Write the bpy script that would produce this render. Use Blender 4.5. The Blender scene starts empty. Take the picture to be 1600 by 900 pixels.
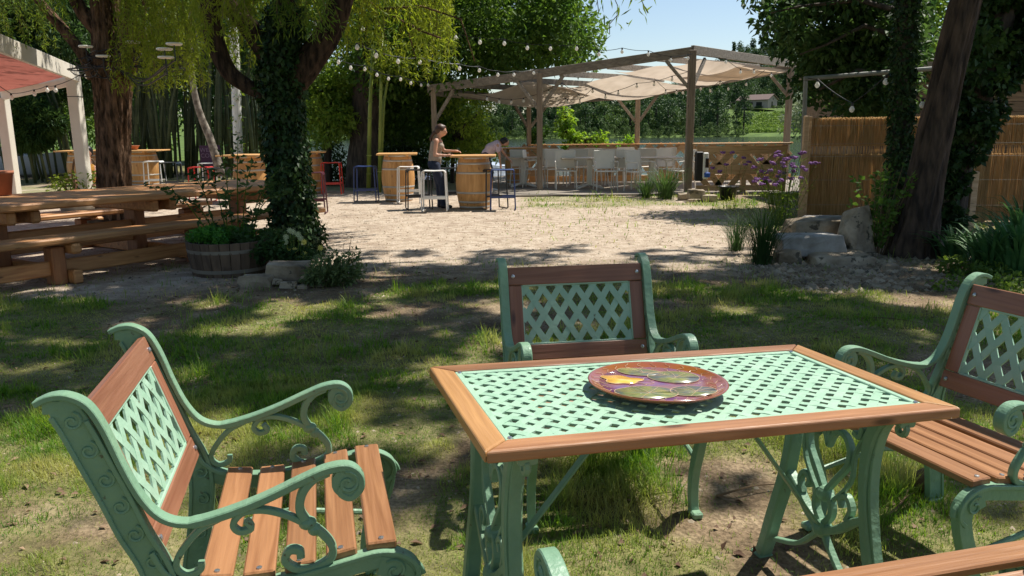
import bpy, math, random
import numpy as np
from math import sin, cos, pi, radians, atan2, sqrt
from mathutils import Vector, Matrix
S = bpy.context.scene
COL = S.collection
random.seed(7)
R = np.random.default_rng(11)

# ------------------------------------------------------------------ camera
CF, HOR, ROLL, CH = 1230., 203., 0.010, 1.40
TH = math.atan((450-HOR)/CF)
_f = np.array([0, cos(TH), -sin(TH)]); _r = np.array([1., 0, 0]); _u = np.cross(_r, _f)
CR = cos(ROLL)*_r - sin(ROLL)*_u; CU = sin(ROLL)*_r + cos(ROLL)*_u
cam = bpy.data.objects.new('camera', bpy.data.cameras.new('camera')); COL.objects.link(cam)
cam.data.sensor_width = 36; cam.data.lens = CF/1600*36
cam.data.clip_start = 0.05; cam.data.clip_end = 3000
cam.matrix_world = Matrix(((CR[0], CU[0], -_f[0], 0), (CR[1], CU[1], -_f[1], 0), (CR[2], CU[2], -_f[2], CH), (0, 0, 0, 1)))
S.camera = cam
def ray(px, py): return (px-800)/CF*CR - (py-450)/CF*CU + _f
def at(px, py, z=0.):
    d = ray(px, py); return np.array([0, 0, CH]) + (z-CH)/d[2]*d
def aY(px, py, Y):
    d = ray(px, py); return np.array([0, 0, CH]) + Y/d[1]*d

# ------------------------------------------------------------------ light
SUN_AZ = np.array([0.85, 0.52]); SUN_EL = radians(60)
w = bpy.data.worlds.new('World'); S.world = w; w.use_nodes = True
nt = w.node_tree; bg = nt.nodes['Background']; sky = nt.nodes.new('ShaderNodeTexSky')
sky.sky_type = 'NISHITA'; sky.sun_disc = False; sky.sun_elevation = SUN_EL
sky.sun_rotation = atan2(SUN_AZ[0], SUN_AZ[1]); sky.air_density = 1.0; sky.dust_density = 0.6; sky.ozone_density = 1.5
nt.links.new(sky.outputs[0], bg.inputs[0]); bg.inputs[1].default_value = 0.095
sd = Vector((SUN_AZ[0]*cos(SUN_EL), SUN_AZ[1]*cos(SUN_EL), sin(SUN_EL)*np.linalg.norm(SUN_AZ))).normalized()
sl = bpy.data.lights.new('sun', 'SUN'); sl.energy = 5.0; sl.angle = radians(0.7); sl.color = (1, 0.95, 0.86)
so = bpy.data.objects.new('sun', sl); COL.objects.link(so); so.rotation_euler = sd.to_track_quat('Z', 'Y').to_euler()
S.view_settings.view_transform = 'Standard'; S.view_settings.look = 'None'; S.view_settings.exposure = 0.5; S.view_settings.gamma = 1
S.cycles.max_bounces = 6; S.cycles.transparent_max_bounces = 6; S.cycles.diffuse_bounces = 3; S.cycles.glossy_bounces = 3

# ------------------------------------------------------------------ materials
def mat(name, col, col2=None, scale=6., rough=.6, bump=0., stretch=(1, 1, 1), metal=0., transl=0., det=5., rnd=.0, lo=.35, hi=.65, bscale=None, spec=.5, coat=0., dist=0., col3=None, s3=.6, chips=None, knots=None, bd=.02, thue=.5, tsat=1., tval=1.25):
    m = bpy.data.materials.new(name); m.use_nodes = True; t = m.node_tree; N = t.nodes; L = t.links
    b = N['Principled BSDF']; b.inputs['Roughness'].default_value = rough; b.inputs['Metallic'].default_value = metal
    b.inputs['Specular IOR Level'].default_value = spec; b.inputs['Coat Weight'].default_value = coat
    c4 = lambda c: (c[0], c[1], c[2], 1)
    tc = N.new('ShaderNodeTexCoord'); mp = N.new('ShaderNodeMapping'); mp.inputs['Scale'].default_value = stretch
    L.new(tc.outputs['Object'], mp.inputs[0])
    oi = N.new('ShaderNodeObjectInfo'); mu = N.new('ShaderNodeMath'); mu.operation = 'MULTIPLY'; mu.inputs[1].default_value = 37.
    L.new(oi.outputs['Random'], mu.inputs[0]); L.new(mu.outputs[0], mp.inputs['Location'])
    out = None
    if col2 is None: b.inputs['Base Color'].default_value = c4(col)
    if col2 is not None:
        n = N.new('ShaderNodeTexNoise'); n.inputs['Scale'].default_value = scale; n.inputs['Detail'].default_value = det
        n.inputs['Distortion'].default_value = dist; L.new(mp.outputs[0], n.inputs[0])
        r = N.new('ShaderNodeValToRGB'); e = r.color_ramp.elements; e[0].position = lo; e[1].position = hi; e[0].color = c4(col); e[1].color = c4(col2)
        L.new(n.outputs[0], r.inputs[0]); out = r.outputs[0]
        if col3 is not None:
            n3 = N.new('ShaderNodeTexNoise'); n3.inputs['Scale'].default_value = s3; n3.inputs['Detail'].default_value = 3; L.new(tc.outputs['Object'], n3.inputs[0])
            r3 = N.new('ShaderNodeValToRGB'); r3.color_ramp.elements[0].position = .45; r3.color_ramp.elements[1].position = .62; L.new(n3.outputs[0], r3.inputs[0])
            mx3 = N.new('ShaderNodeMix'); mx3.data_type = 'RGBA'; L.new(r3.outputs[0], mx3.inputs[0]); L.new(out, mx3.inputs[6]); mx3.inputs[7].default_value = c4(col3); out = mx3.outputs[2]
        def over(out, fac, c):
            q = N.new('ShaderNodeMix'); q.data_type = 'RGBA'; L.new(fac, q.inputs[0]); L.new(out, q.inputs[6]); q.inputs[7].default_value = c4(c); return q.outputs[2]
        if chips:
            nc = N.new('ShaderNodeTexNoise'); nc.inputs['Scale'].default_value = chips[1]; nc.inputs['Detail'].default_value = 8; nc.inputs['Roughness'].default_value = .65; L.new(mp.outputs[0], nc.inputs[0])
            rc = N.new('ShaderNodeValToRGB'); rc.color_ramp.elements[0].position = chips[2]; rc.color_ramp.elements[1].position = chips[2]+.03; L.new(nc.outputs[0], rc.inputs[0]); out = over(out, rc.outputs[0], chips[0])
        if knots:
            ax = [1/v if v else 1 for v in (1, 1, 1)]; m2 = N.new('ShaderNodeMapping'); m2.inputs['Scale'].default_value = tuple(1.6 if v < 3 else 5.5 for v in stretch); L.new(tc.outputs['Object'], m2.inputs[0]); L.new(mu.outputs[0], m2.inputs['Location'])
            vk = N.new('ShaderNodeTexVoronoi'); vk.inputs['Scale'].default_value = 1.9; L.new(m2.outputs[0], vk.inputs[0]); rk_ = N.new('ShaderNodeValToRGB'); e = rk_.color_ramp.elements; e[0].position = .05; e[0].color = (1, 1, 1, 1); e[1].position = .13; e[1].color = (0, 0, 0, 1); L.new(vk.outputs[0], rk_.inputs[0]); out = over(out, rk_.outputs[0], knots)
        if rnd > 0:
            h = N.new('ShaderNodeHueSaturation'); ma = N.new('ShaderNodeMapRange'); ma.inputs[3].default_value = 1-rnd; ma.inputs[4].default_value = 1+rnd
            L.new(oi.outputs['Random'], ma.inputs[0]); L.new(ma.outputs[0], h.inputs['Value']); L.new(out, h.inputs['Color']); out = h.outputs[0]
        L.new(out, b.inputs['Base Color'])
    if bump > 0:
        n2 = N.new('ShaderNodeTexNoise'); n2.inputs['Scale'].default_value = bscale or scale*2; n2.inputs['Detail'].default_value = 6; L.new(mp.outputs[0], n2.inputs[0])
        bp = N.new('ShaderNodeBump'); bp.inputs['Strength'].default_value = bump; bp.inputs['Distance'].default_value = bd
        L.new(n2.outputs[0], bp.inputs['Height']); L.new(bp.outputs[0], b.inputs['Normal'])
    if transl > 0:
        tr = N.new('ShaderNodeBsdfTranslucent'); mx = N.new('ShaderNodeMixShader'); mx.inputs[0].default_value = transl
        hs = N.new('ShaderNodeHueSaturation'); hs.inputs['Value'].default_value = tval; hs.inputs['Saturation'].default_value = tsat; hs.inputs['Hue'].default_value = thue
        if out is not None: L.new(out, hs.inputs['Color'])
        else: hs.inputs['Color'].default_value = c4(col)
        L.new(hs.outputs[0], tr.inputs[0]); L.new(b.outputs[0], mx.inputs[1]); L.new(tr.outputs[0], mx.inputs[2])
        L.new(mx.outputs[0], N['Material Output'].inputs[0])
    return m
GX, GY, GZ = (1.2, 22, 22), (22, 1.2, 22), (22, 22, 1.2)
def wood(name, a, b, g, rough=.5, bump=.25, rnd=.18, scale=1.6, **k): return mat(name, a, b, scale=scale, rough=rough, bump=bump, stretch=g, rnd=rnd, det=6, dist=1.1, lo=.3, hi=.7, knots=tuple(v*.42 for v in a), **k)
MINT = mat('mint_paint', (.165, .295, .185), (.215, .355, .225), scale=9, rough=.45, bump=.22, bscale=45, col3=(.175, .315, .205), s3=7, chips=((.10, .11, .07), 26, .66))
LATT = mat('mint_lattice_paint', (.28, .46, .325), (.35, .52, .385), scale=12, rough=.5, bump=.14, bscale=70, chips=((.14, .17, .11), 34, .67))
WX = wood('stained_wood_x', (.23, .10, .042), (.38, .185, .085), GX, .38, .15); WZ = wood('stained_wood_z', (.33, .12, .04), (.50, .21, .08), GZ, .38, .15)
WY = wood('stained_wood_y', (.29, .14, .05), (.46, .245, .095), GY, .38, .15)
RX = wood('brown_rail_x', (.22, .085, .045), (.33, .15, .085), GX, .42, .15); RZ = wood('brown_rail_z', (.21, .08, .042), (.32, .14, .08), GZ, .42, .15)
SCREW = mat('zinc_bolt', (.55, .55, .56), rough=.3, metal=.9)
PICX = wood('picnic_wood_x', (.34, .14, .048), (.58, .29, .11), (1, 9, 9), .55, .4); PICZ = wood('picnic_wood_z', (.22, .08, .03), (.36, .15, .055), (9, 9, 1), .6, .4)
BARR = wood('barrel_oak', (.40, .19, .055), (.62, .34, .12), (8, 8, 1.2), .5, .3, rnd=.08)
BTOP = wood('barrel_top_plank', (.50, .25, .08), (.72, .42, .17), GX, .5, .2)
HOOP = mat('galvanised_hoop', (.40, .38, .34), (.52, .49, .44), scale=5, rough=.45, metal=.5)
TAN = wood('pallet_wood_x', (.40, .25, .13), (.60, .42, .25), (1.2, 12, 12), .65, .25); TANO = wood('orange_plank_x', (.56, .28, .10), (.78, .44, .19), (1.2, 12, 12), .65, .25); GREYW = wood('weathered_post', (.20, .15, .11), (.36, .29, .22), (14, 14, 1), .8, .4)
GREYX = wood('weathered_beam', (.17, .14, .11), (.33, .29, .24), (1, 14, 14), .8, .4)
SAIL = mat('beige_sailcloth', (.50, .41, .32), (.60, .50, .40), scale=3, rough=.85, transl=.45)
REDC = mat('red_canopy_cloth', (.36, .11, .085), (.42, .14, .11), scale=2, rough=.8, transl=.25)
CREAM = mat('cream_painted_steel', (.62, .57, .48), (.70, .65, .56), scale=2, rough=.5)
BARK = mat('brown_bark', (.034, .021, .013), (.19, .112, .068), scale=3.2, rough=.95, bump=1., stretch=(5, 5, 1.6), bscale=7, spec=.15, bd=.05)
BARKD = mat('dark_bark', (.018, .012, .009), (.085, .052, .034), scale=3.2, rough=.95, bump=1., stretch=(7, 7, 1.2), bscale=7, spec=.15)
BARK2 = mat('grey_bark', (.022, .017, .013), (.085, .065, .05), scale=2.6, rough=.95, bump=.9, stretch=(6, 6, 1.3), bscale=8)
TWIG = mat('twig', (.10, .06, .03), (.2, .13, .07), scale=8, rough=.9)
def leafm(n, a, b, tr=.38, **k): return mat(n, a, b, scale=k.pop('scale', 2.2), rough=k.pop('rough', .55), transl=tr, rnd=.1, lo=.38, hi=.62, spec=k.pop('spec', .25), thue=.485, tsat=1.1, tval=1.5, **k)
WIL = leafm('willow_leaf', (.12, .185, .025), (.25, .31, .045), .55)
WIL2 = leafm('willow_leaf_green', (.07, .14, .022), (.17, .25, .04), .5)
BROAD = leafm('broad_leaf', (.045, .105, .02), (.12, .21, .038), .45)
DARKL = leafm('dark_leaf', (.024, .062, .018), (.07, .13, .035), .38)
IVY = leafm('ivy_leaf', (.012, .034, .010), (.042, .085, .020), .15, rough=.5, scale=9)
LIME = leafm('lime_leaf', (.12, .24, .03), (.26, .38, .06), .5)
HERB = leafm('herb_leaf', (.045, .16, .03), (.11, .30, .05), .4, scale=14)
FARL = leafm('far_leaf', (.028, .065, .022), (.075, .135, .04), .2, scale=.35)
FARL2 = leafm('far_leaf_light', (.05, .10, .025), (.12, .19, .05), .2, scale=.35)
GRASS = leafm('grass_blade', (.055, .16, .016), (.20, .32, .045), .42, scale=26., col3=(.36, .37, .11), s3=2.1)
BLADE = leafm('iris_blade', (.04, .12, .04), (.10, .22, .07), .3, scale=6)
STONE = mat('limestone', (.17, .13, .085), (.46, .38, .28), scale=4, rough=.95, bump=1., bscale=11, bd=.04, chips=((.10, .085, .06), 7, .58))
STONEB = mat('grey_stone', (.25, .235, .21), (.43, .41, .38), scale=6, rough=.9, bump=.5, bscale=18)
REED = mat('reed_cane', (.46, .30, .13), (.72, .52, .28), scale=3, rough=.7, stretch=(40, 40, 1.5), rnd=.0, transl=.5)
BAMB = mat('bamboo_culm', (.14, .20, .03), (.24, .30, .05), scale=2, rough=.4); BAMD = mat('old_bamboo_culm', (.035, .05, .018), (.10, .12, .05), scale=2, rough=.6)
TERRA = mat('terracotta', (.30, .10, .05), (.40, .15, .08), scale=4, rough=.8)
TUBW = wood('old_tub_wood', (.07, .045, .03), (.15, .10, .065), (9, 9, 1), .8, .4); TUBH = mat('dull_hoop', (.17, .15, .12), (.23, .20, .16), rough=.6)
SOIL = mat('potting_soil', (.03, .02, .013), (.06, .04, .025), scale=20, rough=1, bump=.6)
GLASSB = mat('milky_bulb', (.85, .84, .80), rough=.15, transl=.4); BLACK = mat('black_plastic', (.012, .012, .013), rough=.4)
def paint(n, c, r=.35): return mat(n, c, tuple(x*1.08+.004 for x in c), scale=5, rough=r)
P_WHITE = paint('white_enamel', (.74, .73, .70)); P_RED = paint('red_enamel', (.60, .03, .02)); P_BLUE = paint('blue_enamel', (.02, .045, .16)); P_BLACK = paint('black_enamel', (.015, .016, .02))
P_PURP = paint('plum_enamel', (.07, .012, .025)); P_GREY = paint('slate_enamel', (.06, .065, .07)); P_MESH = paint('pale_mesh_fabric', (.78, .74, .66), .7); P_TT = paint('taupe_tabletop', (.50, .42, .33), .5)
P_ALU = mat('white_aluminium', (.78, .75, .68), rough=.4); GALV = mat('grey_pipe', (.16, .17, .155), (.22, .23, .21), rough=.6)
SKIN = mat('skin', (.50, .26, .17), (.56, .30, .20), rough=.55); HAIR = mat('brown_hair', (.035, .015, .008), (.09, .04, .02), scale=30, rough=.5); HAIRD = mat('dark_hair', (.012, .009, .008), rough=.45)
TANK = mat('taupe_knit', (.30, .24, .19), (.36, .30, .24), scale=30, rough=.9); JEAN = mat('dark_denim', (.012, .02, .045), (.025, .035, .07), scale=30, rough=.85); PINK = mat('pale_pink_cotton', (.62, .45, .48), (.68, .52, .55), scale=9, rough=.9); ORNG = mat('orange_cotton', (.62, .30, .05), rough=.9)
BOATW = paint('boat_white', (.60, .62, .66)); BOATB = paint('boat_blue_cover', (.025, .045, .10), .6); BOATG = mat('silver_cover', (.30, .36, .45), (.55, .60, .68), scale=7, rough=.35, bump=.5); DKGL = mat('dark_glass', (.01, .012, .016), rough=.1)

# ------------------------------------------------------------------ noise + mesh helpers
def _h(ix, iy, s):
    n = (ix*374761393 + iy*668265263 + s*974634777) & 0xffffffff
    n = ((n ^ (n >> 13))*1274126177) & 0xffffffff
    return ((n ^ (n >> 16)) & 0xffffff)/float(0xffffff)
def vn(x, y, s=0):
    x = np.asarray(x, float); y = np.asarray(y, float)
    ix = np.floor(x).astype(np.int64); iy = np.floor(y).astype(np.int64); fx = x-ix; fy = y-iy
    fx = fx*fx*(3-2*fx); fy = fy*fy*(3-2*fy)
    a = _h(ix, iy, s); b = _h(ix+1, iy, s); c = _h(ix, iy+1, s); d = _h(ix+1, iy+1, s)
    return (a*(1-fx)+b*fx)*(1-fy)+(c*(1-fx)+d*fx)*fy
def fbm(x, y, s=0, o=4):
    t = 0; a = .5; q = 0
    for i in range(o): t = t+a*vn(np.asarray(x)*2**i, np.asarray(y)*2**i, s+i*17); q += a; a *= .5
    return t/q
def ss(a, b, x): t = np.clip((np.asarray(x, float)-a)/(b-a), 0, 1); return t*t*(3-2*t)

class MB:
    def __init__(s): s.v = []; s.f = []
    def add(s, V, F):
        o = len(s.v); s.v.extend([tuple(map(float, p)) for p in V]); s.f.extend([tuple(i+o for i in f) for f in F]); return s
    def box(s, c, d, rz=0, M=None, bev=0):
        x, y, z = d[0]/2, d[1]/2, d[2]/2
        if bev > 0:
            b = min(bev, x*.45, y*.45, z*.45); V = []
            for sx in (-1, 1):
                for sy in (-1, 1):
                    for sz in (-1, 1): V += [(sx*x, sy*(y-b), sz*(z-b)), (sx*(x-b), sy*y, sz*(z-b)), (sx*(x-b), sy*(y-b), sz*z)]
            id = lambda a, b_, c_, k: (a*4+b_*2+c_)*3+k
            F = []
            for a in (0, 1):
                F.append([id(a, 0, 0, 0), id(a, 1, 0, 0), id(a, 1, 1, 0), id(a, 0, 1, 0)]); F.append([id(0, a, 0, 1), id(1, a, 0, 1), id(1, a, 1, 1), id(0, a, 1, 1)]); F.append([id(0, 0, a, 2), id(1, 0, a, 2), id(1, 1, a, 2), id(0, 1, a, 2)])
                for b_ in (0, 1):
                    F.append([id(a, b_, 0, 0), id(a, b_, 1, 0), id(a, b_, 1, 1), id(a, b_, 0, 1)]); F.append([id(a, 0, b_, 0), id(a, 1, b_, 0), id(a, 1, b_, 2), id(a, 0, b_, 2)]); F.append([id(0, a, b_, 1), id(1, a, b_, 1), id(1, a, b_, 2), id(0, a, b_, 2)])
                    for c_ in (0, 1): F.append([id(a, b_, c_, 0), id(a, b_, c_, 1), id(a, b_, c_, 2)])
        else:
            V = [(sx*x, sy*y, sz*z) for sx in (-1, 1) for sy in (-1, 1) for sz in (-1, 1)]
            F = [(0, 1, 3, 2), (4, 6, 7, 5), (0, 4, 5, 1), (2, 3, 7, 6), (0, 2, 6, 4), (1, 5, 7, 3)]
        m = Matrix.Translation(c) @ (M.to_4x4() if M else Matrix.Rotation(rz, 4, 'Z'))
        return s.add([m @ Vector(p) for p in V], F)
    def beam(s, a, b, w, h, bev=0):      # plank from a to b, width w (horizontal), height h
        a = Vector(a); b = Vector(b); d = b-a; L = d.length; x = d.normalized()
        y = Vector((0, 0, 1)).cross(x)
        if y.length < .05: y = Vector((0, 1, 0))
        y.normalize(); z = x.cross(y)
        return s.box((a+b)/2, (L, w, h), M=Matrix((x, y, z)).transposed(), bev=bev)
    def tube(s, P, r, n=8, cap=True, sq=1., disp=None):
        P = [Vector(p) for p in P]; k = len(P); rr = [r]*k if np.isscalar(r) else list(r)
        t = [(P[min(i+1, k-1)]-P[max(i-1, 0)]).normalized() for i in range(k)]
        u = t[0].orthogonal().normalized(); V = []
        for i in range(k):
            u = (u-t[i]*u.dot(t[i])).normalized(); v = t[i].cross(u)
            for j in range(n):
                a = 2*pi*j/n; q = rr[i]*(disp(i, j) if disp else 1)
                V.append(P[i]+u*cos(a)*q+v*sin(a)*q*sq)
        F = [(i*n+j, i*n+(j+1) % n, (i+1)*n+(j+1) % n, (i+1)*n+j) for i in range(k-1) for j in range(n)]
        if cap: F += [tuple(range(n))[::-1], tuple((k-1)*n+j for j in range(n))]
        return s.add(V, F)
    def lathe(s, prof, c=(0, 0, 0), n=32, cap=True, jit=None):
        V = [(c[0]+r*cos(2*pi*j/n), c[1]+r*sin(2*pi*j/n), c[2]+z) for r, z in prof for j in range(n)]
        k = len(prof); F = [(i*n+j, i*n+(j+1) % n, (i+1)*n+(j+1) % n, (i+1)*n+j) for i in range(k-1) for j in range(n)]
        if cap: F += [tuple(range(n))[::-1], tuple((k-1)*n+j for j in range(n))]
        return s.add(V, F)
    def ribbon(s, path, x0, wx, t):      # 2D path (y,z) swept with an octagonal section, wx wide along x
        k = len(path); tt = [t]*k if np.isscalar(t) else t; V = []
        for i in range(k):
            a = path[max(i-1, 0)]; b = path[min(i+1, k-1)]; dy, dz = b[0]-a[0], b[1]-a[1]; l = sqrt(dy*dy+dz*dz) or 1; ny, nz = -dz/l, dy/l
            h = tt[i]/2; x = wx/2; c = .3*min(h, x)
            for px, pn in ((-x, -h+c), (-x, h-c), (-x+c, h), (x-c, h), (x, h-c), (x, -h+c), (x-c, -h), (-x+c, -h)):
                V.append((x0+px, path[i][0]+ny*pn, path[i][1]+nz*pn))
        F = [(i*8+j, i*8+(j+1) % 8, (i+1)*8+(j+1) % 8, (i+1)*8+j) for i in range(k-1) for j in range(8)]
        F += [tuple(range(8))[::-1], tuple((k-1)*8+j for j in range(8))]
        return s.add(V, F)
    def ball(s, c, r, nu=10, nv=7, sc=(1, 1, 1)):
        prof = [(sin(pi*i/nv)*r+1e-5, -cos(pi*i/nv)*r) for i in range(nv+1)]
        V = [(c[0]+q*cos(2*pi*j/nu)*sc[0], c[1]+q*sin(2*pi*j/nu)*sc[1], c[2]+z*sc[2]) for q, z in prof for j in range(nu)]
        return s.add(V, [(i*nu+j, i*nu+(j+1) % nu, (i+1)*nu+(j+1) % nu, (i+1)*nu+j) for i in range(nv) for j in range(nu)])
    def build(s, name, m, parent=None, smooth=False, kind=None, loc=None):
        me = bpy.data.meshes.new(name); me.from_pydata(s.v, [], s.f); me.validate(); me.update()
        if smooth: me.polygons.foreach_set('use_smooth', [True]*len(me.polygons))
        return link(name, me, m, parent, kind, loc)
def link(name, me, m, parent=None, kind=None, loc=None):
    o = bpy.data.objects.new(name, me); COL.objects.link(o)
    if m is not None and not me.materials: me.materials.append(m)
    if parent is not None: o.parent = parent
    if kind: o['kind'] = kind
    if loc is not None: o.location = loc
    return o
def fixn(o):
    import bmesh
    b = bmesh.new(); b.from_mesh(o.data); bmesh.ops.recalc_face_normals(b, faces=b.faces); b.to_mesh(o.data); b.free(); return o
def big(name, V, F, m, parent=None, kind=None, smooth=False):
    V = np.asarray(V, np.float32); F = np.asarray(F, np.int32); k = F.shape[1]
    me = bpy.data.meshes.new(name); me.vertices.add(len(V)); me.vertices.foreach_set('co', V.ravel())
    me.loops.add(F.size); me.loops.foreach_set('vertex_index', F.ravel()); me.polygons.add(len(F))
    me.polygons.foreach_set('loop_start', np.arange(0, F.size, k, dtype=np.int32)); me.polygons.foreach_set('loop_total', np.full(len(F), k, np.int32))
    if smooth: me.polygons.foreach_set('use_smooth', np.ones(len(F), bool))
    me.update(calc_edges=True); return link(name, me, m, parent, kind)
def tag(o, label, cat, group=None):
    o['label'] = label; o['category'] = cat
    if group: o['group'] = group
    return o
def thing(name, label, cat, loc=(0, 0, 0), rz=0, group=None):
    o = bpy.data.objects.new(name, None); COL.objects.link(o); o.location = loc; o.rotation_euler = (0, 0, rz); o.empty_display_size = .1
    return tag(o, label, cat, group)
def struct(o): o['kind'] = 'structure'; return o
def copy_tree(o, parent=None, loc=None, rz=None, label=None):
    c = o.copy(); COL.objects.link(c); c.parent = parent
    if loc is not None: c.location = loc
    if rz is not None: c.rotation_euler = (0, 0, rz)
    if label: c['label'] = label
    for ch in [x for x in KIDS.get(o.name, [])] or list(o.children): copy_tree(ch, c)
    return c
KIDS = {}
def crom(P, n=6):      # Catmull-Rom through points
    P = [np.array(p, float) for p in P]; Q = [2*P[0]-P[1]]+P+[2*P[-1]-P[-2]]; out = []
    for i in range(1, len(Q)-2):
        for j in range(n):
            t = j/n; out.append(.5*((2*Q[i])+(-Q[i-1]+Q[i+1])*t+(2*Q[i-1]-5*Q[i]+4*Q[i+1]-Q[i+2])*t*t+(-Q[i-1]+3*Q[i]-3*Q[i+1]+Q[i+2])*t**3))
    out.append(P[-1]); return [tuple(o) for o in out]
def spiral(c, r0, r1, a0, a1, n=14): return [(c[0]+(r0+(r1-r0)*i/n)*cos(a0+(a1-a0)*i/n), c[1]+(r0+(r1-r0)*i/n)*sin(a0+(a1-a0)*i/n)) for i in range(n+1)]
def rot(f): return atan2(-f[0], f[1])          # rotation that turns local +Y to direction f
# leaves: P (n,3) centres, D (n,3) direction to tip, L length, W width
def leaves(P, D, L, W, nrm=None, fold=.18):
    n = len(P); D = D/np.linalg.norm(D, axis=1, keepdims=True)
    if nrm is None: nrm = R.normal(size=(n, 3))
    A = np.cross(D, nrm); A /= np.linalg.norm(A, axis=1, keepdims=True)+1e-9; Nn = np.cross(A, D)
    L = np.broadcast_to(L, n)[:, None]; W = np.broadcast_to(W, n)[:, None]
    V = np.stack([P, P+D*L*.45+A*W*.5+Nn*W*fold, P+D*L-Nn*L*.1, P+D*L*.45-A*W*.5+Nn*W*fold], 1).reshape(-1, 3)
    return V, np.arange(n*4).reshape(n, 4)
def tri2(F): return np.concatenate([F[:, [0, 1, 2]], F[:, [0, 2, 3]]])
def leafobj(name, parts, m, parent=None, kind=None):
    V = []; F = []; o = 0
    for v, f in parts: V.append(v); F.append(f+o); o += len(v)
    return big(name, np.concatenate(V), tri2(np.concatenate(F)), m, parent, kind)
def blob_leaves(C, rad, n, L, W, down=.3, flat=None, s=1.):   # n leaves gathered in clumps C (k,3) of radius rad (k,)
    C = np.asarray(C, float); rad = np.broadcast_to(rad, len(C)); i = R.choice(len(C), n, p=rad**2/np.sum(rad**2))
    d = R.normal(size=(n, 3)); d /= np.linalg.norm(d, axis=1, keepdims=True); q = (R.random(n)**.45)[:, None]
    P = C[i]+d*q*rad[i][:, None]*np.array([1, 1, .75])
    D = d*.8+R.normal(size=(n, 3))*.7; D[:, 2] -= down
    nr = R.normal(size=(n, 3))*.7; nr[:, 2] += 1.
    return leaves(P, D, L*(.7+.6*R.random(n)), W*(.7+.6*R.random(n)), nr)

# ================================================================== GROUND, RIVER, FAR BANK
def grow(a, b, s0, g):
    out = [a]; s = s0
    while out[-1] < b: out.append(out[-1]+s); s *= g
    return out
xs = np.array(sorted([-x for x in grow(7, 640, .09, 1.07)[1:]]+list(np.arange(-7, 7.01, .055))+grow(7, 640, .09, 1.07)[1:]))
ys = np.array(sorted([-y for y in grow(.8, 60, .2, 1.3)])[:-1]+list(np.arange(-.8, 8.5, .055))+list(np.arange(8.5, 18, .11))+grow(18, 1200, .13, 1.045))
def riverness(x, y): return ss(23.3, 26.5, y)*ss(-1.2, 1.2, x+.30*y)*(1-ss(268, 277, y+6*fbm(x/25, y*0, 5)))
def grass_cover(x, y):
    edge = 7.0+.5*np.sin(x*1.1+1)+1.4*(fbm(x*1.3, y*1.3, 3)-.5)-.5*ss(-2, -5, x)
    lawn = ss(edge+.25, edge-.35, y)*ss(.35, .50, fbm(x*1.15+9, y*1.15, 21, 5)+.10*ss(2.5, 5, y)*ss(5, -3, x))
    strip = ss(14.1, 14.7, y+1.2*(fbm(x*.9, y, 8)-.5))*ss(.0, .6, x)+ss(3.0, 3.8, x)*ss(9.3, 10, y)*ss(13, 12, x)
    patch = ss(.55, .2, np.hypot((x-2.95)/1.1, (y-12.1)/.7))
    back = ss(18.2, 19.5, y)*ss(.3, .45, fbm(x*.7, y*.7, 4))
    return np.clip(lawn+.8*strip*ss(.3, .5, fbm(x*1.5, y*1.5, 6))+patch*.7+back, 0, 1)*ss(60, 30, y)*1.
def gravel_cover(x, y):
    e = 7.2+1.2*(fbm(x*.9, y*.9, 31)-.5)-1.5*ss(-2, -4, x)
    return ss(e, e+1.6, y)*(1-ss(20, 24, y))*(1-.75*ss(3.4, 4.6, x))
def hz(x, y):
    far = -1.3+.9*ss(272, 279, y)+9.3*ss(296, 333, y)*ss(55, 88, x)+27*ss(335, 430, y)*ss(70, 150, x)+10*ss(300, 400, y)*ss(60, 0, x)
    near = .018*(fbm(x*2, y*2, 1)-.5)*ss(40, 20, y)+.010*(fbm(x*9, y*9, 2)-.5)*ss(14, 9, y)
    near = near+.035*ss(.4, 1, grass_cover(x, y))*ss(9, 7, y)*(fbm(x*4, y*4, 12)-.3)
    f = ss(240, 268, y)
    base = near*(1-f)+np.where(f > 0, far*f, 0)
    r = riverness(x, y)
    return base*(1-r)-3.2*r
gx, gy = np.meshgrid(xs, ys)
gz = hz(gx, gy); nx, ny = len(xs), len(ys)
idx = np.arange(nx*ny).reshape(ny, nx)
GF = np.stack([idx[:-1, :-1], idx[:-1, 1:], idx[1:, 1:], idx[1:, :-1]], -1).reshape(-1, 4)
SOILM = bpy.data.materials.new('earth_and_gravel'); SOILM.use_nodes = True
t = SOILM.node_tree; N = t.nodes; L = t.links; b = N['Principled BSDF']; b.inputs['Roughness'].default_value = .95; b.inputs['Specular IOR Level'].default_value = .2
tc = N.new('ShaderNodeTexCoord')
def nz(sc, det=6, dist=0):
    n = N.new('ShaderNodeTexNoise'); n.inputs['Scale'].default_value = sc; n.inputs['Detail'].default_value = det; n.inputs['Distortion'].default_value = dist; L.new(tc.outputs['Object'], n.inputs[0]); return n.outputs[0]
def ramp(src, stops):
    r = N.new('ShaderNodeValToRGB'); e = r.color_ramp.elements
    while len(e) < len(stops): e.new(.5)
    for q, (p, c) in zip(e, stops): q.position = p; q.color = (c[0], c[1], c[2], 1)
    L.new(src, r.inputs[0]); return r.outputs[0]
def mixc(f, a, c, bl='MIX'):
    m = N.new('ShaderNodeMix'); m.data_type = 'RGBA'; m.blend_type = bl
    if isinstance(f, float): m.inputs[0].default_value = f
    else: L.new(f, m.inputs[0])
    for k, v in ((6, a), (7, c)):
        if isinstance(v, tuple): m.inputs[k].default_value = (*v, 1)
        else: L.new(v, m.inputs[k])
    return m.outputs[2]
soil = ramp(nz(3.5, 8), [(.3, (.12, .082, .05)), (.5, (.25, .18, .11)), (.68, (.42, .32, .205))])
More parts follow.
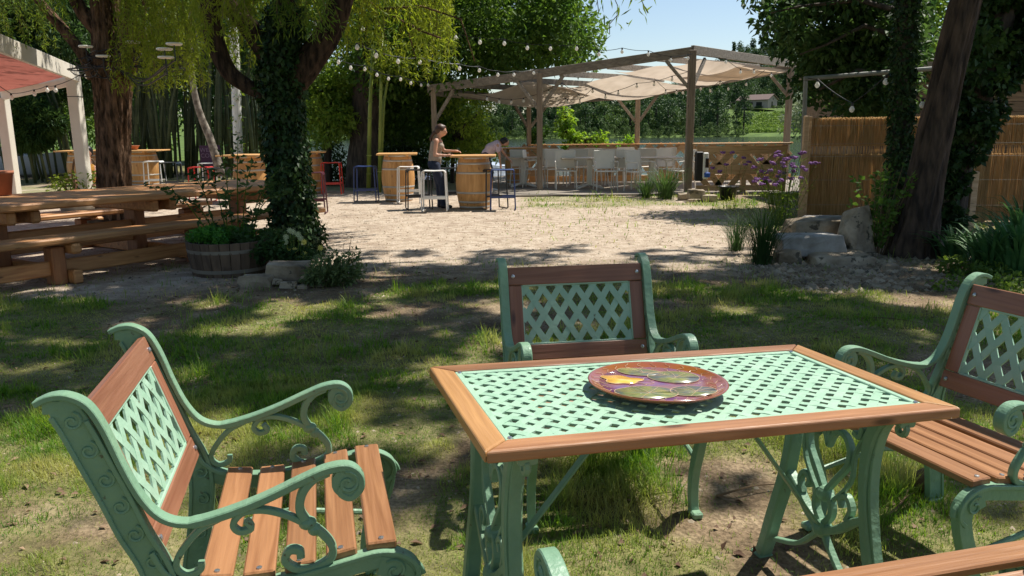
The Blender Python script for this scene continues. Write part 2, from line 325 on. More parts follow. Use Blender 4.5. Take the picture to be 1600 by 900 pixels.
lit = ramp(nz(60, 3), [(.40, (.30, .28, .26)), (.60, (1, 1, 1))]); soil = mixc(.55, soil, lit, 'MULTIPLY')
grav = ramp(nz(7, 10), [(.28, (.38, .29, .215)), (.5, (.56, .455, .35)), (.7, (.66, .56, .45))])
vo = N.new('ShaderNodeTexVoronoi'); vo.inputs['Scale'].default_value = 38; L.new(tc.outputs['Object'], vo.inputs[0])
grav = mixc(.45, grav, ramp(vo.outputs[0], [(.0, (1, 1, 1)), (.6, (.42, .40, .38))]), 'MULTIPLY')
dr = ramp(nz(1.7, 9, 1.), [(.52, (0, 0, 0)), (.64, (1, 1, 1))]); grav = mixc(mixc(1., dr, (.55, .55, .55), 'MULTIPLY'), grav, (.27, .20, .145))
at1 = N.new('ShaderNodeAttribute'); at1.attribute_name = 'gravel'; at2 = N.new('ShaderNodeAttribute'); at2.attribute_name = 'grass'; at3 = N.new('ShaderNodeAttribute'); at3.attribute_name = 'field'
gr = ramp(nz(11, 6), [(.35, (.09, .11, .028)), (.65, (.22, .235, .075))])
c = mixc(at1.outputs['Fac'], soil, grav); m_ = N.new('ShaderNodeMath'); m_.operation = 'MULTIPLY'; m_.inputs[1].default_value = .62; L.new(at2.outputs['Fac'], m_.inputs[0])
c = mixc(m_.outputs[0], c, gr); c = mixc(at3.outputs['Fac'], c, ramp(nz(.3, 5), [(.35, (.06, .10, .025)), (.65, (.12, .18, .04))])); L.new(c, b.inputs['Base Color'])
bp = N.new('ShaderNodeBump'); bp.inputs['Strength'].default_value = .9; bp.inputs['Distance'].default_value = .03; L.new(nz(30, 9), bp.inputs['Height']); L.new(bp.outputs[0], b.inputs['Normal'])
gnd = struct(big('ground', np.stack([gx, gy, gz], -1).reshape(-1, 3), GF, SOILM, smooth=True))
for nme, val in (('gravel', gravel_cover(gx, gy)), ('grass', grass_cover(gx, gy)), ('field', np.maximum(ss(30, 45, gy), ss(22, 25, gy)*0))):
    a = gnd.data.attributes.new(nme, 'FLOAT', 'POINT'); a.data.foreach_set('value', val.ravel().astype(np.float32))
WATER = bpy.data.materials.new('river_water'); WATER.use_nodes = True; t = WATER.node_tree; N = t.nodes; L = t.links; b = N['Principled BSDF']
b.inputs['Base Color'].default_value = (.035, .05, .03, 1); b.inputs['Roughness'].default_value = .12; b.inputs['IOR'].default_value = 1.33
tc = N.new('ShaderNodeTexCoord'); mp = N.new('ShaderNodeMapping'); mp.inputs['Scale'].default_value = (.5, 1.2, 1); L.new(tc.outputs['Object'], mp.inputs[0])
n = N.new('ShaderNodeTexNoise'); n.inputs['Scale'].default_value = 1.6; n.inputs['Detail'].default_value = 5; L.new(mp.outputs[0], n.inputs[0])
bp = N.new('ShaderNodeBump'); bp.inputs['Strength'].default_value = .16; bp.inputs['Distance'].default_value = .15; L.new(n.outputs[0], bp.inputs['Height']); L.new(bp.outputs[0], b.inputs['Normal'])
struct(MB().add([(-420, 20, -1.6), (640, 20, -1.6), (640, 282, -1.6), (-420, 282, -1.6)], [(0, 1, 2, 3)]).build('river', WATER))

# grass blades: lawn near the camera, thinner further away
def blades(n, x0, x1, y0, y1, Lm, W, pw=1.6):
    y = y0+(y1-y0)*R.random(n)**pw; x = (x0+(x1-x0)*R.random(n))*1.
    k = R.random(n) < grass_cover(x, y)**1.3+.06; x, y = x[k], y[k]; n = len(x)
    tuft = (.4+1.2*ss(.35, .75, fbm(x*2.2, y*2.2, 40)))*(.8+1.3*ss(.62, .7, fbm(x*6, y*6, 44)))
    tuft = tuft*(1+1.1*np.exp(-((x-.45)**2/.25+(y-3.05)**2/.12)) + .9*np.exp(-((x-1.55)**2/.5+(y-3.1)**2/.12)))
    l = Lm*tuft*(.5+R.random(n)); P = np.stack([x, y, hz(x, y)-.003], 1)
    a = R.random(n)*2*pi; le = R.random(n)*.9+.15
    D = np.stack([np.cos(a)*le, np.sin(a)*le, np.ones(n)], 1); D /= np.linalg.norm(D, axis=1, keepdims=True)
    s = np.stack([-np.sin(a), np.cos(a), np.zeros(n)], 1)*W/2
    M1 = P+D*l[:, None]*.55; T = P+D*l[:, None]; T[:, 2] -= l*.22*le
    V = np.stack([P-s, P+s, M1+s*.8, T, M1-s*.8], 1).reshape(-1, 3); o = np.arange(n)[:, None]*5
    return V, np.concatenate([o+[0, 1, 2], o+[0, 2, 4], o+[4, 2, 3]])
V1, F1 = blades(250000, -3.3, 3.9, 1.5, 4.2, .038, .0028, 1.); V2, F2 = blades(220000, -6.5, 7, 4.0, 8.5, .045, .0055, 1.15); V3, F3 = blades(26000, -.2, 9, 9.2, 17.2, .06, .013, 1.)
tag(big('grass', np.concatenate([V1, V2, V3]), np.concatenate([F1, F2+len(V1), F3+len(V1)+len(V2)]), GRASS), 'patchy green lawn grass growing through bare earth around the mint table', 'grass')['kind'] = 'stuff'
# stones, twigs and dead leaves lying on the ground
def pebbles(n, fx, fy, sm, name, m, lab, cat):
    V = []; F = []
    base = np.array([(1, 0, 0), (.3, .9, .1), (-.8, .6, 0), (-.9, -.5, 0), (.1, -1, 0), (0, .1, .8)]); fc = [(0, 1, 5), (1, 2, 5), (2, 3, 5), (3, 4, 5), (4, 0, 5)]
    x = fx(n); y = fy(n); z = hz(x, y); s = sm*(.4+1.2*R.random(n)**3); a = R.random(n)*2*pi
    for i in range(6):
        bx, by, bz = base[i]; j = .75+.5*R.random(n)
        V.append(np.stack([x+s*j*(bx*np.cos(a)-by*np.sin(a)), y+s*j*(bx*np.sin(a)+by*np.cos(a)), z+s*j*bz-.15*s], 1))
    V = np.stack(V, 1).reshape(-1, 3); o = np.arange(n)[:, None]*6
    ob = big(name, V, np.concatenate([o+list(f) for f in fc]), m); tag(ob, lab, cat)['kind'] = 'stuff'; return ob
pebbles(9000, lambda n: R.uniform(-5, 6, n), lambda n: R.uniform(6.6, 17, n), .016, 'gravel_stones', STONE, 'small pale stones scattered over the sunlit gravel yard', 'gravel')
pebbles(2600, lambda n: R.uniform(2.3, 6.2, n), lambda n: R.uniform(6.6, 8.6, n), .036, 'rubble_stones', STONE, 'broken rubble stones at the foot of the leaning trunk', 'rubble')
pebbles(4200, lambda n: R.uniform(-3, 3.5, n), lambda n: R.uniform(1.6, 6.5, n), .0085, 'soil_crumbs', STONE, 'tiny pale crumbs of stone among the lawn grass', 'pebbles')
pebbles(3500, lambda n: R.uniform(-5.5, 5, n), lambda n: R.uniform(6.8, 14.5, n), .012, 'leaf_litter', TWIG, 'dark crumbs of bark and leaf litter on the gravel', 'leaf litter')
DEADL = mat('dead_leaf', (.10, .05, .025), (.34, .23, .14), scale=2, rough=.8, transl=.15)
n = 2300; x = R.uniform(-3.2, 4.2, n); y = 1.6+6.5*R.random(n)**1.2; P = np.stack([x, y, hz(x, y)+.008], 1); D = R.normal(size=(n, 3)); D[:, 2] *= .25
nr = R.normal(size=(n, 3))*.3; nr[:, 2] += 1; v, f = leaves(P, D, .02+.035*R.random(n)**2, .012+.014*R.random(n), nr, .3)
tag(leafobj('fallen_leaves', [(v, f)], DEADL), 'dry brown fallen leaves strewn over the lawn', 'fallen leaves')['kind'] = 'stuff'
def twig(px, py, l, a, lab):
    p = at(px, py); m = MB(); P = [(p[0]+cos(a)*l*t+.03*l*sin(t*7), p[1]+sin(a)*l*t, .015+.05*l*sin(t*3)) for t in np.linspace(0, 1, 7)]
    m.tube(P, [.005*(1-.6*t) for t in np.linspace(0, 1, 7)], 5); m.tube([P[3], (P[3][0]+.1*l, P[3][1]+.12*l, P[3][2]+.05*l)], .0025, 4)
    tag(m.build('twig', TWIG), lab, 'twig', 'twigs on the lawn')
twig(1380, 815, .34, .7, 'pale forked twig lying in front of the right hand chair leg'); twig(1120, 780, .3, .3, 'thin twig lying right of the rear chair foot')
twig(1345, 500, .4, -.5, 'dark twig on bare earth behind the right hand chair arm')
m = MB(); p = at(1445, 772); m.ball((p[0], p[1], .05), .05, 10, 7, (1, 1, 1.1)); tag(m.build('dry_clod', TWIG, smooth=True), 'dark brown clod on the grass behind the right hand chair leg', 'clod')

# ================================================================== CAST IRON FURNITURE
def u2(P): return [(u-.38, z) for u, z in P]
def make_chair(label, HW=.305, name='garden_chair', cat='chair', grp='mint and wood garden chairs around the table'):
    T = thing(name, label, cat, group=grp)
    armp = crom([(.0, .858), (.028, .869), (.06, .868), (.095, .845), (.122, .79), (.15, .70), (.18, .625), (.217, .575), (.27, .555), (.34, .565), (.43, .592), (.52, .628), (.575, .647), (.62, .648), (.645, .625), (.645, .595), (.622, .575), (.60, .588), (.603, .605)], 5)
    armp2 = u2(armp); tk = [.013+(.006*sin(pi*i/len(armp2)) if i > len(armp2)*.45 else 0) for i in range(len(armp2))]
    for s in (-1, 1):
        m = MB(); x = s*HW
        m.ribbon(armp2, x, .034, tk)
        st = crom([(.042, .858), (.07, .80), (.103, .71), (.132, .63), (.16, .545), (.195, .46), (.205, .38), (.19, .25), (.165, .12), (.15, .0)], 5); k = len(st)
        m.ribbon(u2(st), x, .014, [.056+.012*sin(min(1, i/k*2.2)*pi*.8) for i in range(k)])
        m.ribbon([(y-.38, z) for y, z in ((.012, .848), (.048, .846), (.08, .83))], x, .0135, .03); m.ribbon(u2([(u+.028, z) for u, z in st[4:]]), x, .026, .011)
        m.ribbon(u2([(u-.032, z) for u, z in st[3:]]), x, .024, .010)
        m.box((x, .155-.38, .012), (.04, .07, .024), bev=.006)
        for q in range(9):                                      # raised scrolls on the stile
            uu, zz = st[4+q*4] if 4+q*4 < k else st[-1]
            for xo in (-.008, .008):
                sp = spiral((uu-.38, zz), .004, .021, 0, 7.6, 16); m.tube([(x+xo, a, b) for a, b in sp], .0035, 5)
        sr = crom([(.19, .50), (.215, .445), (.26, .41), (.33, .393), (.42, .388), (.52, .40), (.62, .418), (.68, .426), (.73, .416), (.765, .388), (.77, .35), (.748, .325)], 5)
        m.ribbon(u2(sr), x, .034, .012)
        m.ribbon(u2([(u, z-.022) for u, z in sr[4:-8]]), x, .014, .04)
        m.ribbon(u2(crom([(.68, .392), (.725, .375), (.742, .34), (.73, .28), (.70, .2), (.68, .1), (.695, .0)], 5)), x, .016, .052)
        m.ribbon(u2(crom([(.77, .36), (.762, .31), (.738, .24), (.708, .15), (.705, .06), (.722, .0)], 5)), x, .030, .011)
        m.box((x, .72-.38, .012), (.04, .06, .024), bev=.006)
        for xo in (-.009, .009):
            m.tube([(x+xo, a, b) for a, b in u2(spiral((.715, .375), .005, .03, 1, 8.5, 18))], .004, 5)
        # arm support: two C scrolls meeting at a collar
        m.ribbon(u2(crom([(.575, .64), (.54, .625), (.515, .595), (.508, .555), (.525, .52)], 5)), x, .022, .02)
        m.ribbon(u2(crom([(.39, .545), (.40, .525), (.375, .52), (.362, .54), (.385, .565), (.43, .565), (.48, .545), (.525, .515)], 5)), x, .02, .014)
        m.ribbon(u2(crom([(.52, .525), (.555, .49), (.575, .455), (.568, .425), (.53, .408), (.49, .412), (.468, .435), (.478, .458), (.50, .455), (.503, .438)], 5)), x, .022, .018)
        m.ball((x, .523-.38, .52), .021, 10, 7, (.8, 1, .8)); m.ball((x, .537-.38, .503), .016, 10, 7)
        sp = spiral((.617, .613), .005, .028, 0, 8, 18)
        for xo in (-.014, .014): m.tube([(x+xo, a, b) for a, b in u2(sp)], .005, 5)
        m.tube([(x-.014, .617-.38, .613), (x+.014, .617-.38, .613)], .036, 20)
        m.ribbon(u2(crom([(.34, .56), (.29, .535), (.25, .49), (.235, .455), (.255, .432), (.285, .44), (.288, .458)], 5)), x, .018, .014)
        fixn(m.build('side_frame', MINT, T))
    # back: four wooden rails and a woven lattice, leaning with the stiles
    A = Vector((0, .082-.38, .84)); B = Vector((0, .198-.38, .475)); dn = (B-A).normalized(); nrm = Vector((0, -dn.z, dn.y)); nrm = nrm if nrm.y > 0 else -nrm
    H = (B-A).length; W = 2*HW-.036; Mx = Matrix(((1, 0, 0), tuple(nrm), tuple(-dn))).transposed()
    def pc(name, xc, sc, dx, ds, m_, th=.020):
        q = MB().box((0, 0, 0), (dx, th, ds), bev=.003); o = q.build(name, m_, T); o.matrix_local = Matrix.Translation(A+dn*sc+Vector((xc, 0, 0))) @ Mx.to_4x4(); return o
    pc('top_rail', 0, .037, W, .074, RX, .022); pc('bottom_rail', 0, H-.03, W, .062, RX, .022)
    for s in (-1, 1): pc('stile', s*(W/2-.028), H/2+.006, .055, H-.139, RZ)
    lat = bpy.data.objects.new('lattice_panel', None); COL.objects.link(lat); lat.parent = T; lat.matrix_local = Matrix.Translation(A+dn*(H/2+.006)) @ Mx.to_4x4()
    lw, lh = W-.11, H-.139
    weave(lat, lw, lh, .060, .0255, 57, 'y')
    for s in (-1, 1):
        MB().box((s*lw/2, 0, 0), (.010, .014, lh), bev=.002).build('panel_edge', LATT, lat); MB().box((0, 0, s*lh/2), (lw-.011, .014, .010), bev=.002).build('panel_edge', LATT, lat)
    for s in (-1, 1):
        for sc in (.037, H-.03):
            q = MB().lathe([(.0, .0), (.008, .0), (.0075, .004), (.003, .006), (.0, .006)], n=10); o = q.build('bolt', SCREW, T)
            o.matrix_local = Matrix.Translation(A+dn*sc+nrm*.011+Vector((s*(W/2-.022), 0, 0))) @ Matrix((Vector((1, 0, 0)), -dn, nrm)).transposed().to_4x4()
    # seat: five slats following the dip of the side rails
    for u, z, a in ((.315, .402, -.10), (.408, .396, .0), (.50, .404, .1), (.595, .421, .15), (.688, .432, .0)):
        o = MB().box((0, 0, 0), (2*HW-.002, .071, .022), bev=.004).build('seat_slat', WX, T); o.location = (0, u-.38, z+.006); o.rotation_euler = (a, 0, 0)
        for s in (-1, 1): b_ = MB().lathe([(.0, .0), (.007, .0), (.0065, .003), (.0, .004)], n=8).build('bolt', SCREW, o); b_.location = (s*(HW-.018), 0, .011)
    MB().tube([(-HW, .30-.38, .33), (HW, .30-.38, .33)], .009, 8).build('cross_rod', MINT, T)
    MB().tube([(-HW, .18-.38, .22), (-HW, .45-.38, .26), (-HW, .70-.38, .22)], .009, 8).tube([(HW, .18-.38, .22), (HW, .45-.38, .26), (HW, .70-.38, .22)], .009, 8).build('side_stretcher', MINT, T)['kind'] = 'stuff'
    return T
def weave(parent, lw, lh, pitch, wid, deg, up):
    """diagonal bars in two directions, each bar going over and under the others; up: axis across the panel"""
    a0 = radians(deg); K = []
    for s in (-1, 1):
        d = np.array([cos(a0), s*sin(a0)]); nn = np.array([-d[1], d[0]])
        ext = abs(nn[0])*lw/2+abs(nn[1])*lh/2; k = int(ext/pitch)
        for i in range(-k, k+1):
            p = nn*i*pitch; ts = []
            for ax, hl in ((0, lw/2), (1, lh/2)):
                if abs(d[ax]) > 1e-6:
                    for sg in (-1, 1):
                        t_ = (sg*hl-p[ax])/d[ax]; q = p+d*t_
                        if abs(q[1-ax]) <= (lh/2 if ax == 0 else lw/2)+1e-6: ts.append(t_)
            if len(ts) < 2 or max(ts)-min(ts) < .02: continue
            t0, t1 = min(ts), max(ts); step = pitch/abs(sin(2*a0)); V = []
            n_ = max(2, int((t1-t0)/(step/2))+1)
            for j in range(n_+1):
                t_ = t0+(t1-t0)*j/n_; q = p+d*t_; off = .0013*s*cos(pi*(t_/step+i*.5+ (0 if s > 0 else .0)))
                for sw in (-1, 1):
                    e = q+nn*sw*wid/2; e = np.array([min(max(e[0], -lw/2), lw/2), min(max(e[1], -lh/2), lh/2)])
                    for h in (-.0028, .0028):
                        V.append((e[0], -(off+h), e[1]) if up == 'y' else (e[0], e[1], off+h))
            F = []
            for j in range(n_):
                o = j*4; F += [(o, o+4, o+6, o+2), (o+1, o+3, o+7, o+5), (o, o+1, o+5, o+4), (o+2, o+6, o+7, o+3)]
            F += [(0, 2, 3, 1), (n_*4, n_*4+1, n_*4+3, n_*4+2)]
            fixn(MB().add(V, F).build('lattice_strip', LATT, parent))
def fdir(x, y): return rot((x, y))
bpy.context.view_layer.update()
ch = make_chair('mint cast iron garden chair in left foreground, seen from its side')
nb = make_chair('garden bench at the bottom edge, only its back rail and arm tip showing', .60, 'garden_bench', 'bench', None)
def children_now(o): return [c for c in bpy.data.objects if c.parent == o]
for o in [ch]+children_now(ch): KIDS[o.name] = children_now(o)
for o in list(bpy.data.objects):
    if o.parent and o.parent.name in KIDS and o.name not in KIDS: KIDS[o.name] = children_now(o)
def put(o, x, y, f): o.location = (x, y, 0); o.rotation_euler = (0, 0, fdir(*f))
put(ch, -.685, 1.93, (.972, .235)); put(nb, .70, 1.215, (-.24, .97))
for (x, y, f, lab) in ((.31, 2.96, (.16, -.987), 'mint garden chair behind the table, facing the camera'),
                       (1.475, 2.40, (-.944, -.33), 'mint garden chair at the right end of the table, cut by the picture edge')):
    c = copy_tree(ch, None, label=lab); put(c, x, y, f)

# table
_P4 = [at(x, y, .72) for x, y in ((744.7, 709), (1498.7, 642), (1239.4, 538.3), (659.3, 576.6))]
tc_ = (.424, 2.013); ta = .274; TL, TW = 1.231, .673   # stands a little askew on the uneven lawn
TB = thing('garden_table', 'mint lattice garden table with wooden border and scrolled iron ends', 'table', (tc_[0], tc_[1], 0), ta)
TB.rotation_mode = 'XYZ'; TB.rotation_euler = (-.016, .03, ta)
RW = .062; zt = .705
def wpiece(name, V, m_):
    h = .015; VV = [(x, y, zt+h) for x, y in V]+[(x, y, zt-h+.001) for x, y in V]; o = MB().add(VV, [(0, 1, 2, 3), (7, 6, 5, 4), (0, 4, 5, 1), (1, 5, 6, 2), (2, 6, 7, 3), (3, 7, 4, 0)]).build(name, m_, TB); fixn(o)
    bv = o.modifiers.new('bevel', 'BEVEL'); bv.width = .006; bv.segments = 3; return o
a, b = TL/2, TW/2; e = .0012
wpiece('border_rail', [(-a+e, -b), (a-e, -b), (a-RW-e, -b+RW), (-a+RW+e, -b+RW)], WX); wpiece('border_rail', [(-a+RW+e, b-RW), (a-RW-e, b-RW), (a-e, b), (-a+e, b)], WX)
wpiece('border_rail', [(-a, -b+e), (-a+RW, -b+RW+e), (-a+RW, b-RW-e), (-a, b-e)], WY); wpiece('border_rail', [(a, b-e), (a-RW, b-RW-e), (a-RW, -b+RW+e), (a, -b+e)], WY)
lat = bpy.data.objects.new('lattice_panel', None); COL.objects.link(lat); lat.parent = TB; lat.location = (0, 0, zt+.004)
lw, lh = TL-2*RW, TW-2*RW; weave(lat, lw, lh, .0425, .0225, 43, 'z')
for s in (-1, 1):
    MB().box((s*(lw/2-.009), 0, .001), (.018, lh, .012), bev=.002).build('panel_edge', LATT, lat); MB().box((0, s*(lh/2-.009), .001), (lw-.037, .018, .012), bev=.002).build('panel_edge', LATT, lat)
    for s2 in (-1, 1): MB().lathe([(0, 0), (.006, 0), (.005, .003), (0, .003)], (s*(lw/2-.012), s2*(lh/2-.012), .0072), n=8).build('bolt', SCREW, lat)
for s in (-1, 1):
    m = MB(); x = s*(TL/2-.11); Q = lambda P: [(v, z) for v, z in P]
    for q in (-1, 1):
        leg = crom([(q*.285, .672), (q*.245, .675), (q*.205, .655), (q*.178, .60), (q*.165, .52), (q*.17, .42), (q*.195, .30), (q*.235, .17), (q*.262, .07), (q*.285, .0)], 5)
        m.ribbon(leg, x, .046, [.030+.012*abs(sin(i/8.)) for i in range(len(leg))]); m.ribbon([(v+q*.021, z) for v, z in leg[8:]], x, .030, .012)
        m.box((x, q*.285, .01), (.055, .06, .02), bev=.006)
        m.tube([(x, v, z) for v, z in spiral((q*.262, .648), .004, .026, pi/2, pi/2+q*7, 16)], .009, 6)
        xs_ = crom([(q*.185, .36), (q*.13, .325), (q*.07, .275), (0, .235)], 5); m.ribbon(xs_, x, .03, .024)
        m.ribbon(crom([(q*.0, .245), (q*.05, .19), (q*.11, .14), (q*.215, .10)], 4), x, .022, .014)
        m.ribbon(crom([(q*.10, .315), (q*.115, .355), (q*.095, .385), (q*.07, .37), (q*.078, .345)], 4), x, .022, .015)
        m.ribbon(crom([(0, .255), (q*.035, .30), (q*.03, .345), (q*.008, .365)], 4), x, .024, .018)
        m.ribbon(crom([(0, .36), (q*.045, .42), (q*.085, .475), (q*.088, .53), (q*.055, .56), (q*.02, .545), (0, .505)], 5), x, .022, .015)
        m.ribbon(crom([(q*.02, .55), (q*.04, .60), (q*.09, .635), (q*.13, .61), (q*.125, .575), (q*.10, .58)], 5), x, .024, .015)
        m.ribbon(crom([(q*.15, .60), (q*.11, .52), (q*.10, .43), (q*.02, .33)], 4), x, .014, .010)
    m.ribbon([(0, .50), (0, .60), (0, .67)], x, .018, .016); m.ball((x, 0, .355), .026, 10, 8); m.ball((x, 0, .245), .03, 10, 8)
    m.box((x, 0, .676), (.045, TW-.10, .016), bev=.003)
    fixn(m.build('end_frame', MINT, TB))
    MB().beam((x-s*.01, 0, .25), (s*.16, 0, .672), .024, .008, .002).build('brace', MINT, TB)
MB().box((0, 0, .674), (TL-.27, .03, .012), bev=.002).build('under_bar', MINT, TB)

# serving plate, glazed, with lily pads
PC = (at(1027, 600, .735)+0)*1.; PL = thing('serving_plate', 'round glazed plate with purple pond and green lily pads on the table', 'plate', (PC[0], PC[1], .7285), .25); PL.rotation_euler = (-.02, .022, .25); PL.scale = (1, 1, .72)
GLZ = mat('amber_glaze', (.19, .062, .018), (.35, .13, .03), scale=5, rough=.16, coat=.3, col3=(.26, .08, .06), s3=5)
GLP = mat('purple_glaze', (.13, .05, .15), (.25, .09, .14), scale=22, rough=.2, coat=.25, col3=(.24, .09, .07), s3=9)
GLG = mat('lily_pad_glaze', (.14, .18, .08), (.33, .33, .11), scale=16, rough=.22, coat=.2, col3=(.14, .16, .17), s3=14); GLY = mat('yellow_glaze', (.72, .40, .06), (.80, .50, .10), scale=20, rough=.15, coat=.6); GLL = mat('cream_line_glaze', (.62, .42, .25), rough=.2)
fixn(MB().lathe([(.0001, 0), (.11, 0), (.15, .005), (.176, .017), (.181, .020), (.184, .018), (.182, .014), (.17, .004), (.14, -.004), (.10, -.005), (.0001, -.005)], (0, 0, .006), n=72).build('rim', GLZ, PL, True))
MB().lathe([(.0001, .0015), (.11, .0015), (.153, .0070), (.1532, .0060), (.11, -.002), (.0001, -.002)], (0, 0, .0065), n=64).build('pond_centre', GLP, PL, True)
def pad(c, rx, ry, ang, cut, m_, name, wav=0):
    V = []; n_ = 40
    for i in range(n_+1):
        a = cut/2+(2*pi-cut)*i/n_; r = 1+wav*sin(5*a)+wav*.6*sin(3*a+1); px, py = rx*r*cos(a), ry*r*sin(a); V.append((c[0]+px*cos(ang)-py*sin(ang), c[1]+px*sin(ang)+py*cos(ang)))
    q = (c[0]+rx*.1*cos(ang), c[1]+rx*.1*sin(ang)); zz = lambda p: .0085+max(0, (math.hypot(*p)-.11))*.14+.001
    VV = [(q[0], q[1], zz(q)+.0018)]+[(p[0], p[1], zz(p)+.0012) for p in V]+[(p[0], p[1], zz(p)-.001) for p in V]; k = len(V)
    F = [(0, i+1, i+2) for i in range(k-1)]+[(i+1, i+1+k, i+2+k, i+2) for i in range(k-1)]
    o = MB().add(VV, F).build(name, m_, PL, True); mm = MB().tube([(p[0], p[1], zz(p)+.0012) for p in V], .0009, 4)
    if name == 'lily_pad':
        for k_ in range(9):
            a = cut/2+(2*pi-cut)*(k_+.5)/9; e_ = V[int(n_*(k_+.5)/9)]; mm.tube([(q[0], q[1], zz(q)+.002), ((q[0]+e_[0])/2+.002, (q[1]+e_[1])/2, zz(e_)+.0017), (e_[0], e_[1], zz(e_)+.0012)], .0005, 3)
    mm.build('pad_outline', GLL, o)
pad((.068, .045), .070, .052, -.45, .12, GLG, 'lily_pad'); pad((-.062, -.068), .082, .056, -.15, .15, GLG, 'lily_pad'); pad((.062, -.085), .060, .046, -.2, .12, GLG, 'lily_pad'); pad((.0, .108), .066, .030, -.45, .1, GLG, 'lily_pad')
pad((-.080, .055), .052, .036, -.35, .01, GLY, 'yellow_bloom', .14)
m = MB(); r_ = random.Random(3)
for i in range(26):
    a = 2*pi*i/26; P = []
    for j in range(9):
        rr = .132+.005*j; aa = a+.05*sin(j*1.3+i); P.append((rr*cos(aa), rr*sin(aa), .008+max(0, rr-.11)*.125+.0012+(max(0, rr-.152))*.36))
    m.tube(P, .0007, 4)
for i in range(12):
    c0 = (r_.uniform(-.1, .1), r_.uniform(-.1, .1)); P = [(c0[0]+.02*cos(t_)*(1+.3*t_/6), c0[1]+.014*sin(t_), .0092) for t_ in np.linspace(0, 6, 16)]; m.tube(P, .0007, 4)
m.build('swirl_lines', GLL, PL)['kind'] = 'stuff'

# ================================================================== RUSTIC PICNIC TABLE
D2 = Vector((.55, .835, 0)).normalized(); N2 = Vector((-D2.y, D2.x, 0)); O2 = Vector((-4.33, 7.38, 0))
PT = thing('picnic_table', 'long rustic picnic table of thick brown planks with fixed benches, dappled shade', 'picnic table', O2+N2*1.1, atan2(D2.y, D2.x))
def pl(name, c, d, m_=None, bev=.012):       # local: x along the table, y across (0 = middle)
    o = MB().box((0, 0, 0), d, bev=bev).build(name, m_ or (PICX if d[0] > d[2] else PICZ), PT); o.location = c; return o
rr = random.Random(5)
for i in range(5): pl('top_plank', (.98+rr.uniform(-.03, .03), -.62+i*.31, .715+rr.uniform(-.003, .003)), (5.2, .302, .07), bev=.02)
for y in (-1.1, 1.15):
    for k in (-.5, .5): pl('bench_plank', (.83+rr.uniform(-.03, .03), y+k*.19, .425), (4.9, .182, .06), bev=.02)
for tx in (0, 1.5, 2.95, -1.5):
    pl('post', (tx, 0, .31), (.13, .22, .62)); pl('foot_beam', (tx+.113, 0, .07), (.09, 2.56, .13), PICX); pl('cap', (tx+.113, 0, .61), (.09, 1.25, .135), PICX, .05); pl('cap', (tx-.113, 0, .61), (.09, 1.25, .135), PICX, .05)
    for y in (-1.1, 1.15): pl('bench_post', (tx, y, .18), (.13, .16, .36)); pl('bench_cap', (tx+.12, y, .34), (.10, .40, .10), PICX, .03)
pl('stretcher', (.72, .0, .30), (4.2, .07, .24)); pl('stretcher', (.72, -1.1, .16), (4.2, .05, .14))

# ================================================================== BARRELS, STOOLS
def barrel(x, y, lab, h=.93, r=.335, a=0., top=.80, grp='wine barrels used as standing tables'):
    T = thing('barrel_table', lab, 'barrel', (x, y, 0), a, grp)
    pr = [(r*(.80+.20*sin(pi*t)), h*t) for t in np.linspace(0, 1, 15)]; m = MB(); m.lathe([(.001, .03)]+pr[0:]+[(pr[-1][0]-.025, h), (pr[-1][0]-.025, h-.03), (.001, h-.03)], n=40, cap=False); m.build('staves', BARR, T, True)
    for t in (.02, .12, .30, .68, .86, .965):
        rr_ = r*(.80+.20*sin(pi*t))+.003; rb = r*(.80+.20*sin(pi*min(1, t+.035)))+.003; MB().lathe([(rr_-.004, h*t-.001), (rr_, h*t), (rb, h*t+.035), (rb-.004, h*t+.036)], n=40, cap=False).build('hoop', HOOP, T, True)
    if top:
        for i in range(5): o = MB().box((0, 0, 0), (top, top/5-.006, .032), bev=.004).build('top_plank', BTOP, T); o.location = (0, -top*.4+i*top/5, h+.017)
        for s in (-1, 1): o = MB().box((0, 0, 0), (.05, top-.12, .028)).build('batten', BTOP, T); o.location = (s*.2, 0, h-.014)
    return T
def atg(px, py): p = at(px, py); return p[0], p[1]
barrel(-.67, 14.45, 'wine barrel with plank top that the standing woman leans over'); barrel(-2.30, 16.2, 'wine barrel with plank top between the white stool and blue stool', a=.1)
barrel(-4.66, 18.4, 'wine barrel with plank top just right of the ivy trunk, by the red stool', a=.2); barrel(-5.35, 16.3, 'wine barrel with plank top left of the ivy trunk', a=-.15, top=.95)
barrel(-10.1, 21.9, 'wine barrel with plank top right behind the brown willow trunk', a=.1, top=1.15, r=.42); barrel(-11.9, 22.2, 'wine barrel table behind the canopy post, left of the brown trunk', a=.2, top=1.1, r=.42)
barrel(.18, 20.6, 'wine barrel standing inside the pergola beside the bending woman', r=.33, top=.95)
barrel(-5.6, 21.0, 'small barrel half hidden behind the red stool', h=.72, top=.6)
